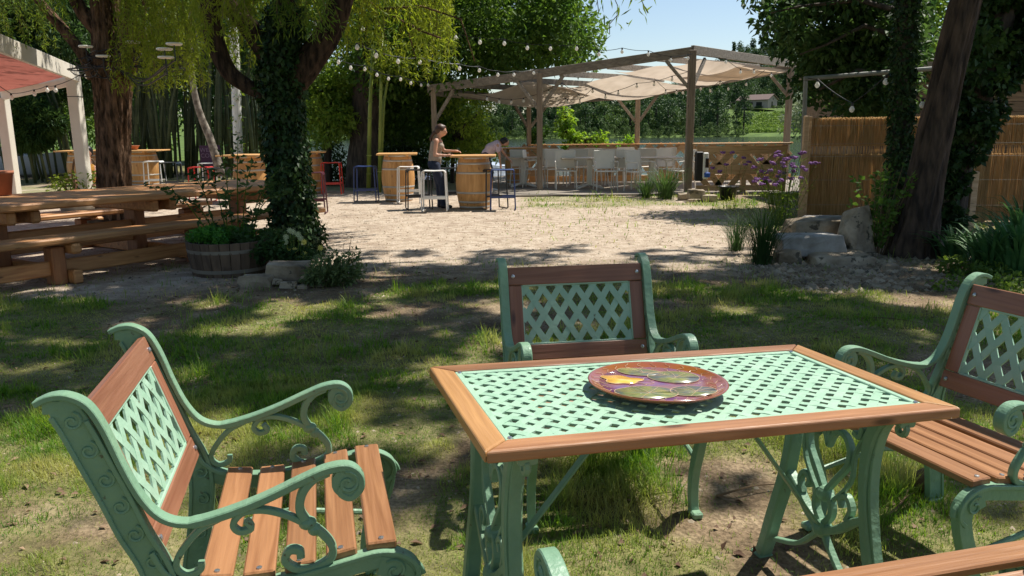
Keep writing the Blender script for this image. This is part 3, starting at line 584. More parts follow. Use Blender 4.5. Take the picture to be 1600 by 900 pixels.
def stool(x, y, a, m_, lab, h=.72, w_=.42):
    T = thing('bar_stool', lab, 'bar stool', (x, y, 0), a, 'metal bar stools around the barrels')
    d = .34; S_ = MB(); sp = [(-w_/2, h-.035), (-w_/2+.012, h-.01), (-w_/2+.04, h), (0, h-.006), (w_/2-.04, h), (w_/2-.012, h-.01), (w_/2, h-.035)]
    V = [(px, s*d/2, pz+o) for o in (0, -.012) for s in (-1, 1) for px, pz in sp]; k = 7; F = [(i, i+1, k+i+1, k+i) for i in range(6)]+[(2*k+i, 3*k+i, 3*k+i+1, 2*k+i+1) for i in range(6)]+[(i, 2*k+i, 2*k+i+1, i+1) for i in range(6)]+[(k+i, k+i+1, 3*k+i+1, 3*k+i) for i in range(6)]+[(0, k, 3*k, 2*k), (k-1, 3*k-1, 4*k-1, 2*k-1)]
    fixn(S_.add(V, F).build('seat', m_, T))
    for s in (-1, 1):
        for q in (-1, 1): MB().tube([(q*(w_/2-.012), s*(d/2-.02), h-.02), (q*(w_/2+.012), s*(d/2+.0), .03), (q*(w_/2+.005), s*(d/2-.015), .013)], .013, 7).build('leg', m_, T)
        MB().tube([(s*(w_/2+.005), -d/2+.02, .012), (s*(w_/2+.005), d/2-.02, .012)], .011, 6).build('runner', m_, T)
    for s in (-1, 1): MB().box((0, s*(d/2-.008), .24), (w_-.01, .012, .035)).build('footrest', m_, T)
    return T
G = at
for px, py, a, m_, lab in ((520, 303, .05, P_RED, 'bright red metal stool right of the barrel by the ivy trunk'), (490, 334, .1, P_PURP, 'plum metal stool nearest the ivy trunk, half hidden by it'),
    (573, 315, .0, P_BLUE, 'blue seated metal stool left of the second barrel'), (640, 317, .03, P_WHITE, 'white metal stool against the second barrel'), (655, 327, .25, P_BLACK, 'black metal stool between the two white stools'),
    (680, 330, .0, P_WHITE, 'white metal stool in front of the standing woman'), (703, 322, .1, P_BLACK, 'black metal stool behind the woman, touching the near barrel'), (786, 328, .0, P_BLUE, 'blue metal stool right of the near barrel'),
    (770, 326, .5, P_BLACK, 'black metal stool against the right side of the near barrel'), (244, 296, .1, P_WHITE, 'white metal stool right of the far left barrel'), (270, 300, .0, P_GREY, 'slate grey metal stool between brown trunk and leaning sapling'),
    (318, 315, .0, P_RED, 'red seated metal stool seen above the picnic table'), (330, 303, .05, P_WHITE, 'white metal stool behind the red seat above the picnic table'), (345, 318, .1, P_GREY, 'slate grey metal stool below the plank top, above the picnic table')):
    x, y = atg(px, py); stool(x, y, a, m_, lab)

# ================================================================== PERGOLA, DECK, TERRACE FURNITURE
m = None
DK = struct(MB().box((3.6, 20.4, -.01), (8.4, 7.2, .05)).build('deck', GREYX))
for i in range(48):
    o = MB().box((0, 0, 0), (8.4, .142, .02)).build('deck_board', GREYX, DK); o.location = (3.6, 16.88+i*.15, .026)
PG = thing('pergola', 'weathered timber pergola with sagging beige sails over the terrace', 'pergola', (0, 0, 0))
posts = [('f1', 1082, 78, 17.3, .15), ('f2', 843, 113, 18.2, .13), ('f3', 677, 136, 19.4, .12), ('b1', 826, 152, 21.3, .12), ('b2', 997, 143, 21.3, .12), ('b3', 1236, 100, 21.0, .14)]
TOP = {}
for k, px, py, Y, wd in posts:
    p = aY(px, py, Y); TOP[k] = p; z = p[2]
    o = MB().box((0, 0, z/2), (wd, wd, z-.01), bev=.008).build('post', GREYW, PG); o.location = (p[0], Y, 0)
f1, f2, f3, b1, b2, b3 = [Vector(TOP[k]) for k in ('f1', 'f2', 'f3', 'b1', 'b2', 'b3')]
def beam(a, b, w_=.08, h_=.19, name='beam', mm=None, up=0.): 
    a = Vector(a); b = Vector(b); L_ = (b-a).length; o = MB().beam(a+Vector((0, 0, up)), b+Vector((0, 0, up)), w_, h_, .006).build(name, mm or GREYX, PG); return o
ex = (f3-f2).normalized()
beam(f1, f2, up=-.03); beam(f2, f3+ex*.15, up=-.033); beam(f1+Vector((0, 0, .0)), b3+(b3-f1)*.05, up=.0); beam(b1, b2, up=-.1); beam(b2, b3, up=-.1); beam(b1, f3+Vector((-.1, .2, 0)), up=-.09)
for p, dirs in ((f1, (f2-f1, b3-f1)), (f2, (f1-f2, f3-f2)), (f3, (f2-f3,)), (b1, (b2-b1, f3-b1)), (b2, (b1-b2, b3-b2)), (b3, (b2-b3,))):
    for d_ in dirs:
        q = d_.normalized()*.55; q.z = d_.normalized().z*.55; beam(p+Vector((0, 0, -.78))+q*.08, p+q+Vector((0, 0, -.14)), .055, .075, 'brace')
for t_ in (.12, .30, .48, .66, .84):          # cross rafters
    a_ = f1.lerp(f3, t_); b_ = b3.lerp(b1, t_); a_.z = f1.lerp(f2, min(1, t_*1.9)).z if t_ < .52 else f2.lerp(f3, (t_-.52)/.48).z; beam(a_+Vector((0, 0, -.06)), b_+Vector((0, 0, .02)), .06, .13, 'rafter')
def sail(A, B, C_, D_, sag, sd, lab):
    A, B, C_, D_ = map(Vector, (A, B, C_, D_)); n_ = 22; V = []
    for i in range(n_+1):
        for j in range(n_+1):
            u, v = i/n_, j/n_; p = A.lerp(B, u).lerp(D_.lerp(C_, u), v); s_ = sag*(1-(2*u-1)**2)*(.35+.65*(1-(2*v-1)**2))*1.0
            p.z -= s_+.035*sin(u*9+sd)+.05*(fbm(u*4+sd, v*6+sd, 3)-.5); V.append(p)
    F = [(i*(n_+1)+j, (i+1)*(n_+1)+j, (i+1)*(n_+1)+j+1, i*(n_+1)+j+1) for i in range(n_) for j in range(n_)]
    o = MB().add(V, F).build('shade_sail', SAIL, PG, True); return o
def lp(t_, v): # t along front from f1 (0) to f3 (1), v from front to back
    a_ = f1.lerp(f2, min(1, t_/.52)) if t_ < .52 else f2.lerp(f3, (t_-.52)/.48); b_ = b3.lerp(b2, min(1, t_/.52)) if t_ < .52 else b2.lerp(b1, (t_-.52)/.48); return a_.lerp(b_, v)+Vector((0, 0, -.13))
sail(lp(.02, .12), lp(.30, .10), lp(.30, .95), lp(.02, .95), .17, 0, ''); sail(lp(.32, .22), lp(.62, .30), lp(.62, 1.0), lp(.32, 1.0), .24, 2, ''); sail(lp(.60, .06), lp(1.0, .12), lp(1.0, .9), lp(.60, .9), .30, 4, '')
sail(lp(.0, .5), lp(.2, .45), lp(.2, .98), lp(.0, .98), .12, 7, '')
# parapet of pallet wood: front right panel and back railing
PW = thing('pallet_parapet', 'pale pallet wood parapet with diagonal slats closing the front right of the terrace', 'parapet', (0, 0, 0))
def plank(par, a, b, w_, h_, name='plank', mm=None): return MB().beam(a, b, w_, h_, .003).build(name, mm or TAN, par)
X0, X1, YP = aY(1089, 230, 17.2)[0], aY(1230, 230, 17.2)[0], 17.2; zt_ = 1.03
plank(PW, (X0-.1, YP+.02, zt_+.03), (X1+.05, YP-.02, zt_+.03), .22, .035, 'cap_board'); plank(PW, (X0, YP-.03, zt_-.10), (X1, YP-.03, zt_-.10), .022, .17); plank(PW, (X0, YP-.03, .52), (X1, YP-.03, .52), .022, .20); plank(PW, (X0, YP-.03, .12), (X1, YP-.03, .12), .022, .12)
XP = aY(1163, 260, 17.2)[0]
for xx in (XP, X1-.04): plank(PW, (xx, YP+.03, 0), (xx, YP+.03, zt_), .10, .10, 'post')
for i, (a_, s_) in enumerate(((.10, 1), (.36, 1), (.62, -1), (.92, -1), (1.14, 1), (1.40, 1), (1.62, -1), (1.86, -1))):
    xa = X0+a_; xb = xa+s_*.20
    if xb < X1: plank(PW, (xa-s_*.12, YP+.002, .86), (xb, YP+.002, .53), .018, .13, 'slat'); plank(PW, (xb-s_*.25, YP+.002, .44), (xb+s_*.02, YP+.002, .08), .018, .13, 'slat')
PB = thing('back_railing', 'orange brown plank railing along the river side of the terrace', 'railing', (0, 0, 0))
xa, xb, YB = aY(825, 230, 21.2)[0], aY(1108, 228, 21.2)[0], 21.2
plank(PB, (xa, YB, 1.0), (xb+2.2, YB, 1.0), .16, .03, 'cap_board', TANO); plank(PB, (xa+.0, YB-.04, .10), (xb+2.2, YB-.04, .10), .02, .16, 'plank', TANO)
rr = random.Random(9); x = xa; i = 0
sg = 1
while x < xb+2.1:
    sg = 1 if (i//4) % 2 == 0 else -1
    plank(PB, (x-sg*.17, YB+.022*(i % 2), .97), (x+sg*.17, YB+.022*(i % 2), .64), .018, .20); plank(PB, (x+sg*.16, YB-.03+.022*(i % 2), .66), (x-sg*.24, YB-.03+.022*(i % 2), .14), .018, .20); x += .235 if i % 3 else .31; i += 1
def tchair(x, y, a, lab, arms=True):
    T = thing('terrace_chair', lab, 'chair', (x, y, .04), a, 'white mesh chairs on the terrace')
    MB().box((0, 0, .42), (.44, .42, .018), bev=.008).build('seat', P_MESH, T)
    q = MB().box((0, 0, 0), (.42, .014, .40), bev=.006).build('backrest', P_MESH, T); q.location = (0, .235, .67); q.rotation_euler = (-.15, 0, 0)
    for s in (-1, 1):
        MB().tube([(s*.225, -.20, .43), (s*.235, -.24, 0)], .014, 6).build('leg', P_ALU, T); MB().tube([(s*.225, .27, .88), (s*.225, .20, .45), (s*.235, .27, 0)], .014, 6).build('leg', P_ALU, T)
        if arms: MB().tube([(s*.235, .22, .63), (s*.25, -.05, .645), (s*.25, -.19, .63), (s*.24, -.21, .43)], .012, 6).build('armrest', P_ALU, T)
    MB().tube([(-.225, .268, .875), (.225, .268, .875)], .013, 6).build('top_bar', P_ALU, T); return T
tl = [(868, 19.2, .1, 'behind the left pergola post'), (884, 18.4, .0, 'left of the middle table, back to the camera'), (905, 20.0, 3.0, 'at the far side of the middle table'), (922, 20.2, 3.3, 'against the back railing, centre'), (946, 18.0, .05, 'with its back square to the camera at the middle table'),
      (974, 18.3, -.35, 'turned half right between the two tables'), (1008, 20.0, 3.1, 'behind the right hand table'), (1035, 20.3, 3.4, 'beside the back post of the terrace'), (1062, 17.9, -1.2, 'side on beside the corner post'), (1000, 17.6, .6, 'low in front of the right hand table'),
      (818, 19.8, 2.6, 'under the pergola left of the post'), (800, 20.8, .3, 'farthest left, near the bending woman'), (836, 19.2, 1.4, 'side on, just left of the pergola post'), (857, 20.4, 3.2, 'against the railing left of centre'), (962, 19.6, 2.9, 'on the far side between the two right hand tables'), (982, 20.6, .2, 'against the railing below the back post'), (1046, 18.8, .4, 'close behind the dusky grass tuft'), (930, 19.4, -1.3, 'turned side on at the end of the middle table')]
for px, Y, a, lab in tl: p = aY(px, 290, Y); tchair(p[0], Y, a, 'white mesh terrace chair '+lab)
def ttable(px, Y, lab, w_=1.3, a=0.):
    p = aY(px, 290, Y); T = thing('terrace_table', lab, 'table', (p[0], Y, .04), a, 'pedestal tables on the terrace')
    MB().box((0, 0, .70), (w_, .7, .028), bev=.005).build('tabletop', P_TT, T); MB().box((0, 0, .37), (.13, .13, .63), bev=.02).build('column', P_ALU, T)
    for q in range(4): c_, s_ = cos(pi/4+q*pi/2), sin(pi/4+q*pi/2); MB().beam((c_*.05, s_*.05, .09), (c_*.42, s_*.42, .02), .06, .035, .008).build('foot', P_ALU, T)
ttable(921, 18.6, 'taupe pedestal table in the middle of the terrace', 1.35); ttable(1018, 18.3, 'taupe pedestal table at the right of the terrace', 1.25, .05); ttable(818, 19.3, 'taupe pedestal table at the left end of the terrace', .9)
# electric box and bucket by the corner post
p = aY(1093, 280, 17.0); T = thing('power_box', 'black and white outdoor power box with blue sockets on the pergola corner post', 'power box', (p[0], 16.98, .25))
MB().box((-.03, 0, .35), (.16, .14, .62), bev=.02).build('housing', BLACK, T); MB().box((.10, -.02, .36), (.12, .13, .56), bev=.02).build('side_case', P_WHITE, T); MB().box((.13, -.10, .17), (.12, .05, .10), bev=.015).build('blue_socket', paint('blue_socket', (.02, .10, .45)), T); MB().box((.12, -.09, .42), (.07, .03, .2), bev=.01).build('breaker_window', DKGL, T)
p = at(1137, 312); T = thing('black_tub', 'black plastic tub on the grass in front of the pallet parapet', 'tub', tuple(p)); MB().lathe([(.001, 0), (.14, 0), (.19, .25), (.205, .25), (.205, .27), (.18, .265), (.13, .02), (.001, .02)], n=24).build('bucket_wall', BLACK, T, True)

# ================================================================== REED SCREEN + PIPE FRAME + SHED
A_ = Vector(aY(1256, 345, 11.9)); A_.z = 0; B_ = Vector((11.5, 11.0, 0)); dd = (B_-A_).normalized(); SL = (B_-A_).length
RS = thing('reed_screen', 'tall reed mat screen with a see-through band, right of the terrace', 'screen', A_, atan2(dd.y, dd.x))
ztp = aY(1256, 184, 11.9)[2]; zg1 = aY(1300, 228, 11.9)[2]; zg0 = aY(1300, 241, 11.9)[2]
def canes(name, n_, y, z0, z1, jit):
    m = MB(); V = []; F = []
    for i in range(n_):
        x = SL*(i+R.uniform(-.3, .3))/n_; r = R.uniform(.0035, .0065); zz1 = z1+R.uniform(-jit, jit*.4); zz0 = z0-R.uniform(0, jit*.3); sx = R.uniform(-.01, .01); yy = y+R.uniform(-.004, .004); o = i*8
        for z, sh in ((zz0, 0), (zz1, sx)):
            for q in range(4): V.append((x+sh+r*cos(q*pi/2), yy+r*sin(q*pi/2), z))
        F += [(o+q, o+(q+1) % 4, o+4+(q+1) % 4, o+4+q) for q in range(4)]
    return big(name, V, F, REED, RS, 'stuff')
canes('reed_mat', 330, 0, .02, ztp, .012); canes('reed_mat', 900, .014, .02, zg0, .010); canes('reed_mat', 900, .014, zg1, ztp, .012)
canes('reed_mat', 700, -.013, .02, zg0+.004, .01); canes('reed_mat', 700, -.013, zg1, ztp-.01, .012)
for z in (.25, .62, zg0-.03, zg1+.03, ztp-.12): MB().tube([(0, -.024, z), (SL, -.024, z)], .002, 4).build('binding_wire', SCREW, RS)
for x in (-.02, 2.55, 5.0): MB().box((x, .07 if x > 0 else .0, (ztp+.02)/2), (.085, .085, ztp+.02), bev=.006).build('post', TAN, RS)
T = thing('fence_post', 'short pale timber post standing in front of the reed screen by the irises', 'post', tuple(at(1512, 372))); MB().box((0, 0, .42), (.085, .085, .84), bev=.006).build('shaft', TAN, T)
T = thing('timber_post', 'slim timber post at the left end of the reed screen', 'post', (A_.x-.10, A_.y-.12, 0)); MB().box((0, 0, .78), (.07, .07, 1.56), bev=.006).build('shaft', TAN, T)
T = thing('pipe_frame', 'grey pipe arch rising behind the reed screen with bulbs hung on it', 'frame', (0, 0, 0)); p0 = aY(1260, 185, 12.3); p1 = aY(1259, 123, 12.3); p2 = aY(1385, 113, 12.2); p3 = aY(1500, 104, 12.1)
MB().tube([(p0[0], p0[1], 0), p1+[0, 0, -.03]], .035, 8).build('upright', GALV, T); MB().tube([p1+[-.03, 0, 0], p2, p3], .033, 8).build('crossbar', GALV, T); MB().tube([(p3[0], p3[1], 0), p3], .035, 8).build('upright', GALV, T)
SH = thing('wooden_shed', 'weathered board shed half hidden behind ivy and reed screen, upper right', 'shed', (8.6, 14.6, 0)); SHW = wood('shed_board', (.12, .085, .055), (.26, .19, .13), (1.2, 12, 12), .8, .3)
for i in range(13): o = MB().box((0, 0, 0), (4.6, .03, .175), bev=.004).build('board', SHW, SH); o.location = (0, -.02*(i % 2), .1+i*.18)
MB().box((0, 1.4, 1.15), (4.5, 2.6, 2.2)).build('wall_core', SHW, SH); MB().beam((-2.6, .9, 2.42), (2.6, .9, 2.42), 3.4, .09).build('roof', GREYX, SH)

# ================================================================== CANOPY, SIGN, POTS, WHITE POST
CN = thing('canopy_tent', 'cream framed marquee with red cloth roof at the left edge', 'canopy', (0, 0, 0))
c0 = aY(113, 114, 14.8); c1 = aY(-60, 44, 10.4); c2 = aY(10, 153, 19.); 
MB().box((c0[0], 14.8, c0[2]/2), (.19, .19, c0[2]), bev=.01).build('post', CREAM, CN); MB().box((c2[0]-.1, 19., c2[2]/2), (.22, .22, c2[2]), bev=.01).build('post', CREAM, CN)
MB().beam(c0+[.09, 0, -.03], c1, .06, .26, .006).build('top_beam', CREAM, CN); MB().beam(c0+[0, 0, -.12], c2+[-.1, 0, .05], .06, .20, .006).build('side_beam', CREAM, CN)
c3 = c2+[-4, -3, .9]; k0 = c0+[-.1, -.05, -.06]; k1 = c1+[-.1, 0, -.05]; k2 = c2+[0, 0, .12]; V = []; n_ = 14
for i in range(n_+1):
    for j in range(n_+1): u, v = i/n_, j/n_; q = (k0*(1-u)+k1*u)*(1-v)+(k2*(1-u)+c3*u)*v; V.append((q[0], q[1], q[2]-.10*sin(pi*u)*sin(pi*v)+.25*u*v))
MB().add(V, [(i*15+j, (i+1)*15+j, (i+1)*15+j+1, i*15+j+1) for i in range(14) for j in range(14)]).build('roof_cloth', REDC, CN, True)
MB().box((c0[0], 14.8, c0[2]-.42), (.20, .20, .012)).build('strap', BLACK, CN)
def pot(p, r, h, lab, m_, cat='pot', name='plant_pot', leaf=None, n=500, lh=.4, L_=.09):
    T = thing(name, lab, cat, (p[0], p[1], p[2] if len(p) > 2 else 0)); fixn(MB().lathe([(.001, 0), (r*.68, 0), (r*.95, h*.86), (r, h*.86), (r*1.03, h), (r*.93, h), (r*.9, h*.9), (.001, h*.88)], n=30).build('vessel', m_, T, True)); MB().lathe([(.001, h*.885), (r*.905, h*.885)], n=20, cap=False).build('soil', SOIL, T)
    if leaf:
        C = [(R.normal()*r*.5, R.normal()*r*.5, h+lh*R.random()) for _ in range(10)]; leafobj('foliage', [blob_leaves(C, r*.5, n, L_, L_*.4)], leaf, T)
        m = MB()
        for c_ in C: m.tube([(c_[0]*.2, c_[1]*.2, h*.85), c_], .006, 4)
        m.build('stems', TWIG, T)['kind'] = 'stuff'
    return T
p = aY(2, 296, 8.6); p[2] = .76; pot(p, .135, .26, 'terracotta pot standing on the picnic table at the left edge', TERRA)
pot(at(122, 330), .38, .24, 'wide grey planter with leafy plants at the foot of the canopy post', STONEB, 'planter', 'planter_bowl', WIL2, 700, .55)
p = aY(207, 242, 21.9); p[2] = .965; pot(p, .2, .12, 'shallow dark bowl on the far left barrel top', TERRA, 'bowl', 'serving_bowl')
T = thing('welcome_sign', 'purple board reading WELCOME propped among the bamboo', 'sign', tuple(aY(331, 262, 23.6)), .05)
PB_ = paint('purple_board', (.055, .010, .05), .6); MB().box((0, 0, .32), (.62, .03, .66)).build('board', PB_, T); MB().box((-.25, .05, -.2), (.04, .05, .4)).build('leg', TWIG, T); MB().box((.25, .05, -.2), (.04, .05, .4)).build('leg', TWIG, T)
def text(s_, size, loc, m_, par, name='lettering'):
    cu = bpy.data.curves.new(name, 'FONT'); cu.body = s_; cu.size = size; cu.extrude = .002; cu.align_x = 'CENTER'; o0 = bpy.data.objects.new('t', cu); COL.objects.link(o0); bpy.context.view_layer.update(); me = bpy.data.meshes.new_from_object(o0.evaluated_get(bpy.context.evaluated_depsgraph_get())); bpy.data.objects.remove(o0); o = link(name, me, m_); o.parent = par; o.location = loc; o.rotation_euler = (pi/2, 0, 0); return o
LILAC = paint('lilac_paint', (.22, .13, .22)); text('WEL', .17, (-.13, -.02, .46), LILAC, T); text('COME', .17, (-.05, -.02, .30), LILAC, T); MB().tube([(.2, -.018, .50), (.2, -.022, .50)], .055, 16).build('swirl_mark', LILAC, T)
T = thing('white_post', 'tall white steel post with peeling climber behind the ivy tree', 'post', (0, 0, 0)); m = MB(); P = [aY(px, py, 20.) for px, py in ((372, 262), (371, 200), (369, 150), (367, 90), (364, 40), (362, -10))]; P[0][2] = 0; m.tube(P, .115, 10); m.build('shaft', P_WHITE, T, True)
C = [P[i]*(1-t)+P[i+1]*t for i in range(4) for t in (0, .3, .7)]; leafobj('climber', [blob_leaves(C, .16, 260, .12, .06)], WIL2, T, 'stuff')

# ================================================================== ROCKS
import bmesh
def rock(c, d, sd, lab, m_=STONE, grp=None, rz=0):
    r_ = random.Random(sd); b = bmesh.new()
    pts = [(sx*r_.uniform(.72, 1), sy*r_.uniform(.7, 1), sz*r_.uniform(.6, 1)) for sx in (-1, 1) for sy in (-1, 1) for sz in (-1, 1)]+[(r_.uniform(-.7, .7), r_.uniform(-.7, .7), r_.choice((-1, 1))*r_.uniform(.9, 1)) for _ in range(4)]+[(r_.choice((-1, 1))*r_.uniform(.9, 1.05), r_.uniform(-.6, .6), r_.uniform(-.5, .5)) for _ in range(3)]
    if d[2] > d[0]: pts = [(x*(1-.55*max(0, z)), y*(1-.5*max(0, z)), z) for x, y, z in pts]
    for v in pts: b.verts.new((v[0]*d[0]/2, v[1]*d[1]/2, v[2]*d[2]/2))
    h = bmesh.ops.convex_hull(b, input=b.verts); bmesh.ops.delete(b, geom=[g for g in h['geom_interior'] if isinstance(g, bmesh.types.BMVert)], context='VERTS')
    bmesh.ops.bevel(b, geom=list(b.edges), offset=min(d)*.025, segments=1, affect='EDGES'); bmesh.ops.triangulate(b, faces=b.faces); bmesh.ops.subdivide_edges(b, edges=b.edges, cuts=2, use_grid_fill=True)
    for v in b.verts: k = .10*min(d)*(fbm(v.co.x*9+sd, v.co.y*9+v.co.z*13, sd)-.5)*2; v.co += v.co.normalized()*float(k)
    me = bpy.data.meshes.new('rock'); b.to_mesh(me); b.free(); o = link('rock', me, m_); o.location = c; o.rotation_euler = (0, 0, rz); tag(o, lab, 'rock', grp); return o
def rk(px, py, Y, w_, h_, sd, lab, m_=STONE, dep=.8, g='rocks heaped at the foot of the leaning trunk', rz=0):
    c = aY(px, py, Y); k = Y/CF; rock(c, (w_*k*1.12, w_*k*dep, h_*k*1.2), sd, lab, m_, g, rz)
rk(1262, 382, 8.45, 100, 31, 3, 'flat grey slab rock lying across the right hand heap', STONEB, .6); rk(1268, 356, 8.9, 76, 26, 4, 'long tan rock on top of the heap against the reed screen'); rk(1308, 360, 8.95, 46, 34, 5, 'squat rock wedged between the tan rock and the pointed rock', STONEB)
rk(1338, 362, 8.6, 60, 74, 17, 'tall pointed tan boulder at the right of the heap', rz=.5); rk(1229, 408, 8.2, 40, 34, 7, 'small rounded rock at the lower left corner of the heap'); rk(1312, 412, 8.2, 96, 32, 8, 'wide low rock at the bottom front of the heap')
rk(1345, 408, 8.55, 40, 26, 77, 'dark angular rock between boulder and trunk base'); rk(1250, 428, 8.0, 34, 18, 78, 'flat little stone in front of the heap, lower left'); rk(1290, 346, 9.1, 60, 18, 79, 'thin flat stone at the very back of the heap', STONEB)
rk(1275, 404, 8.5, 60, 30, 19, 'shadowed rock under the grey slab', STONEB)
g2 = 'rocks edging the flower bed below the ivy tree'
rk(403, 441, 7.2, 50, 24, 9, 'pale wedge rock touching the wooden tub', g=g2); rk(450, 424, 7.35, 62, 26, 10, 'largest brown rock in front of the ivy trunk', g=g2); rk(452, 447, 7.1, 26, 15, 11, 'small cube like stone under the brown rock', g=g2); rk(434, 440, 7.15, 16, 9, 12, 'tiny pale stone beside the wedge rock', g=g2); rk(491, 441, 7.2, 34, 26, 13, 'mossy rock at the right under trailing leaves', g=g2); rk(473, 449, 7.05, 15, 9, 22, 'tiny stone right of the cube like stone', g=g2)
g3 = 'pale stones at the corner of the terrace'
for i, (px, py, w_) in enumerate(((1071, 309, 22), (1084, 316, 20), (1100, 318, 18), (1088, 303, 24), (1108, 310, 22))): rk(px, py, 15.6-.1*i, w_, 12, 30+i, ['leftmost pale stone beside the terrace corner', 'round stone in front at the terrace corner', 'right front stone at the terrace corner', 'upper stone leaning on the terrace post', 'far right stone under the pallet parapet'][i], g=g3)
rk(155, 352, 9.2, 26, 16, 41, 'pale mossy rock at the foot of the brown willow trunk', g=None)
for i, (px, py, w_) in enumerate(((1545, 430, 34), (1490, 418, 20), (1392, 420, 24), (1455, 432, 16))): rk(px, py, 7.7, w_, 14, 50+i, ['dark stone in the bed below the irises', 'small stone between the irises and the trunk', 'pale stone directly under the leaning trunk', 'tiny stone in the shaded bed'][i], g='stones in the shaded bed')

# ================================================================== TREES
def limb(m, P, rad, n=20, sub=6, rough=.13, seed=0):
    k = len(P); Q = crom([tuple(p)+(r,) for p, r in zip(P, rad)], sub); pts = [q[:3] for q in Q]; rr_ = [q[3] for q in Q]; acc = [0]
    for a_, b_ in zip(pts, pts[1:]): acc.append(acc[-1]+math.dist(a_, b_))
    def dp(i, j):
        c_ = 2*pi*j/n; F_ = 3.2 if n > 40 else 1.6; X = 2.0+seed*7+cos(c_)*F_+.5*vn(acc[i]*1.7, c_*2, 5); Yy = 40+sin(c_)*F_+acc[i]*(1.1 if n > 40 else 2.)
        v = float(fbm(X, Yy, 13, 3)); rdg = abs(v-.5)*2
        return 1+rough*(.55-1.9*rdg)+.05*sin(c_*3+acc[i]*1.3+seed)
    m.tube(pts, rr_, n, disp=dp); return pts, rr_
def px3(L_, Y): return [aY(a, b, Y if len(q) == 2 else q[2]) for q in L_ for a, b in [q[:2]]]
def ivy_on(pts, rad, n, L_, par, m_=IVY, extra=.03, name='ivy'):
    pts = np.array(pts); rad = np.array(rad); seg = np.linalg.norm(np.diff(pts, axis=0), axis=1)*(rad[1:]+.1); i = R.choice(len(seg), n, p=seg/seg.sum()); t_ = R.random(n)[:, None]
    c = pts[i]*(1-t_)+pts[i+1]*t_; r_ = rad[i]; a = R.random(n)*2*pi; d = np.stack([np.cos(a), np.sin(a), R.normal(size=n)*.15], 1)
    P = c+d*(r_+extra*R.random(n)**2*3)[:, None]; D = R.normal(size=(n, 3))*.6; D[:, 2] -= .8; nr = d+R.normal(size=(n, 3))*.45
    v, f = leaves(P, D+d*.3, L_*(.6+.8*R.random(n)), L_*.75*(.6+.7*R.random(n)), nr, .12); return leafobj(name, [(v, f)], m_, par)
def strands(tops, length, m_, par, L_=.085, W_=.016, sp=.035, name='hanging_leaves', seed=0):
    V = []; F = []; tw = MB(); o = 0; PP = []; DD = []
    for q, (tp, ln) in enumerate(zip(tops, length)):
        k = max(3, int(ln/sp)); t_ = np.linspace(0, 1, k); a = R.random()*6.28; sw = .12*ln
        P = np.stack([tp[0]+sw*t_**1.5*cos(a)+.03*np.sin(t_*9+a), tp[1]+sw*t_**1.5*sin(a)+.03*np.cos(t_*7+a), tp[2]-ln*t_], 1)
        if q % 3 == 0: tw.tube(P[::max(1, k//6)], .003, 3, cap=False)
        n2 = k*2; pp = np.repeat(P, 2, 0)+R.normal(size=(n2, 3))*.012; dd_ = R.normal(size=(n2, 3))*.75; dd_[:, 2] -= .95; PP.append(pp); DD.append(dd_)
    PP = np.concatenate(PP); DD = np.concatenate(DD); n = len(PP); nr = R.normal(size=(n, 3))
    o = leafobj(name, [leaves(PP, DD, L_*(.6+.8*R.random(n)), W_*(.7+.6*R.random(n)), nr, .1)], m_, par); tw.build('fine_twigs', TWIG, o)['kind'] = 'stuff'; return o
def dens(x, y):
    d = .88*ss(3.3, 3.9, y)*ss(8.5, 7.9, y+.4*np.sin(x))*ss(-6, -5, x)*ss(6, 5, x)
    d = np.maximum(d, .50*ss(7.6, 8.0, y)*ss(9.9, 9.2, y)); d = np.maximum(d, .68*ss(-2.2, -3.0, x)*ss(4.5, 5.2, y)*ss(12.6, 11.5, y)*ss(-12, -9, x))
    d = np.maximum(d, .9*ss(3.2, 3.9, x)*ss(5.2, 6.2, y)*ss(11.2, 10.4, y)); d = np.maximum(d, .42*ss(-3.5, -3, x)*ss(3.6, 3.3, y)*ss(2.3, 2.7, y)*ss(4, 3, x)); d = np.maximum(d, .30*ss(.85, 1.0, x)*ss(3.5, 3.2, y)*ss(1.6, 1.8, y)*ss(1.45, 1.3, x))
    d = np.maximum(d, .40*ss(-5.2, -5.8, x)*ss(9.8, 10.5, y)*ss(19, 17, y)*ss(-13, -11, x))
    return d
def canopy(n, xr, yr, zr, thr):
    x = R.uniform(*xr, n); y = R.uniform(*yr, n); gate = .38*fbm(x*1.1+3, y*1.4, 71, 3)+.62*fbm(x*3.6, y*4.6, 77, 3); d = dens(x, y)
    k = (gate < .25+d*.37) & (d > .02) & (R.random(n) < d*1.2+.02); x, y = x[k], y[k]; n = len(x); z = R.uniform(*zr, n)**1.
    P = np.stack([x+.491*z, y+.300*z, z], 1); P += R.normal(size=(n, 3))*.03
    D = R.normal(size=(n, 3)); D[:, 2] -= .4; nr = R.normal(size=(n, 3))*.6; nr[:, 2] += 1
    return leaves(P, D, .15*(.7+.6*R.random(n)), .075*(.7+.6*R.random(n)), nr), P
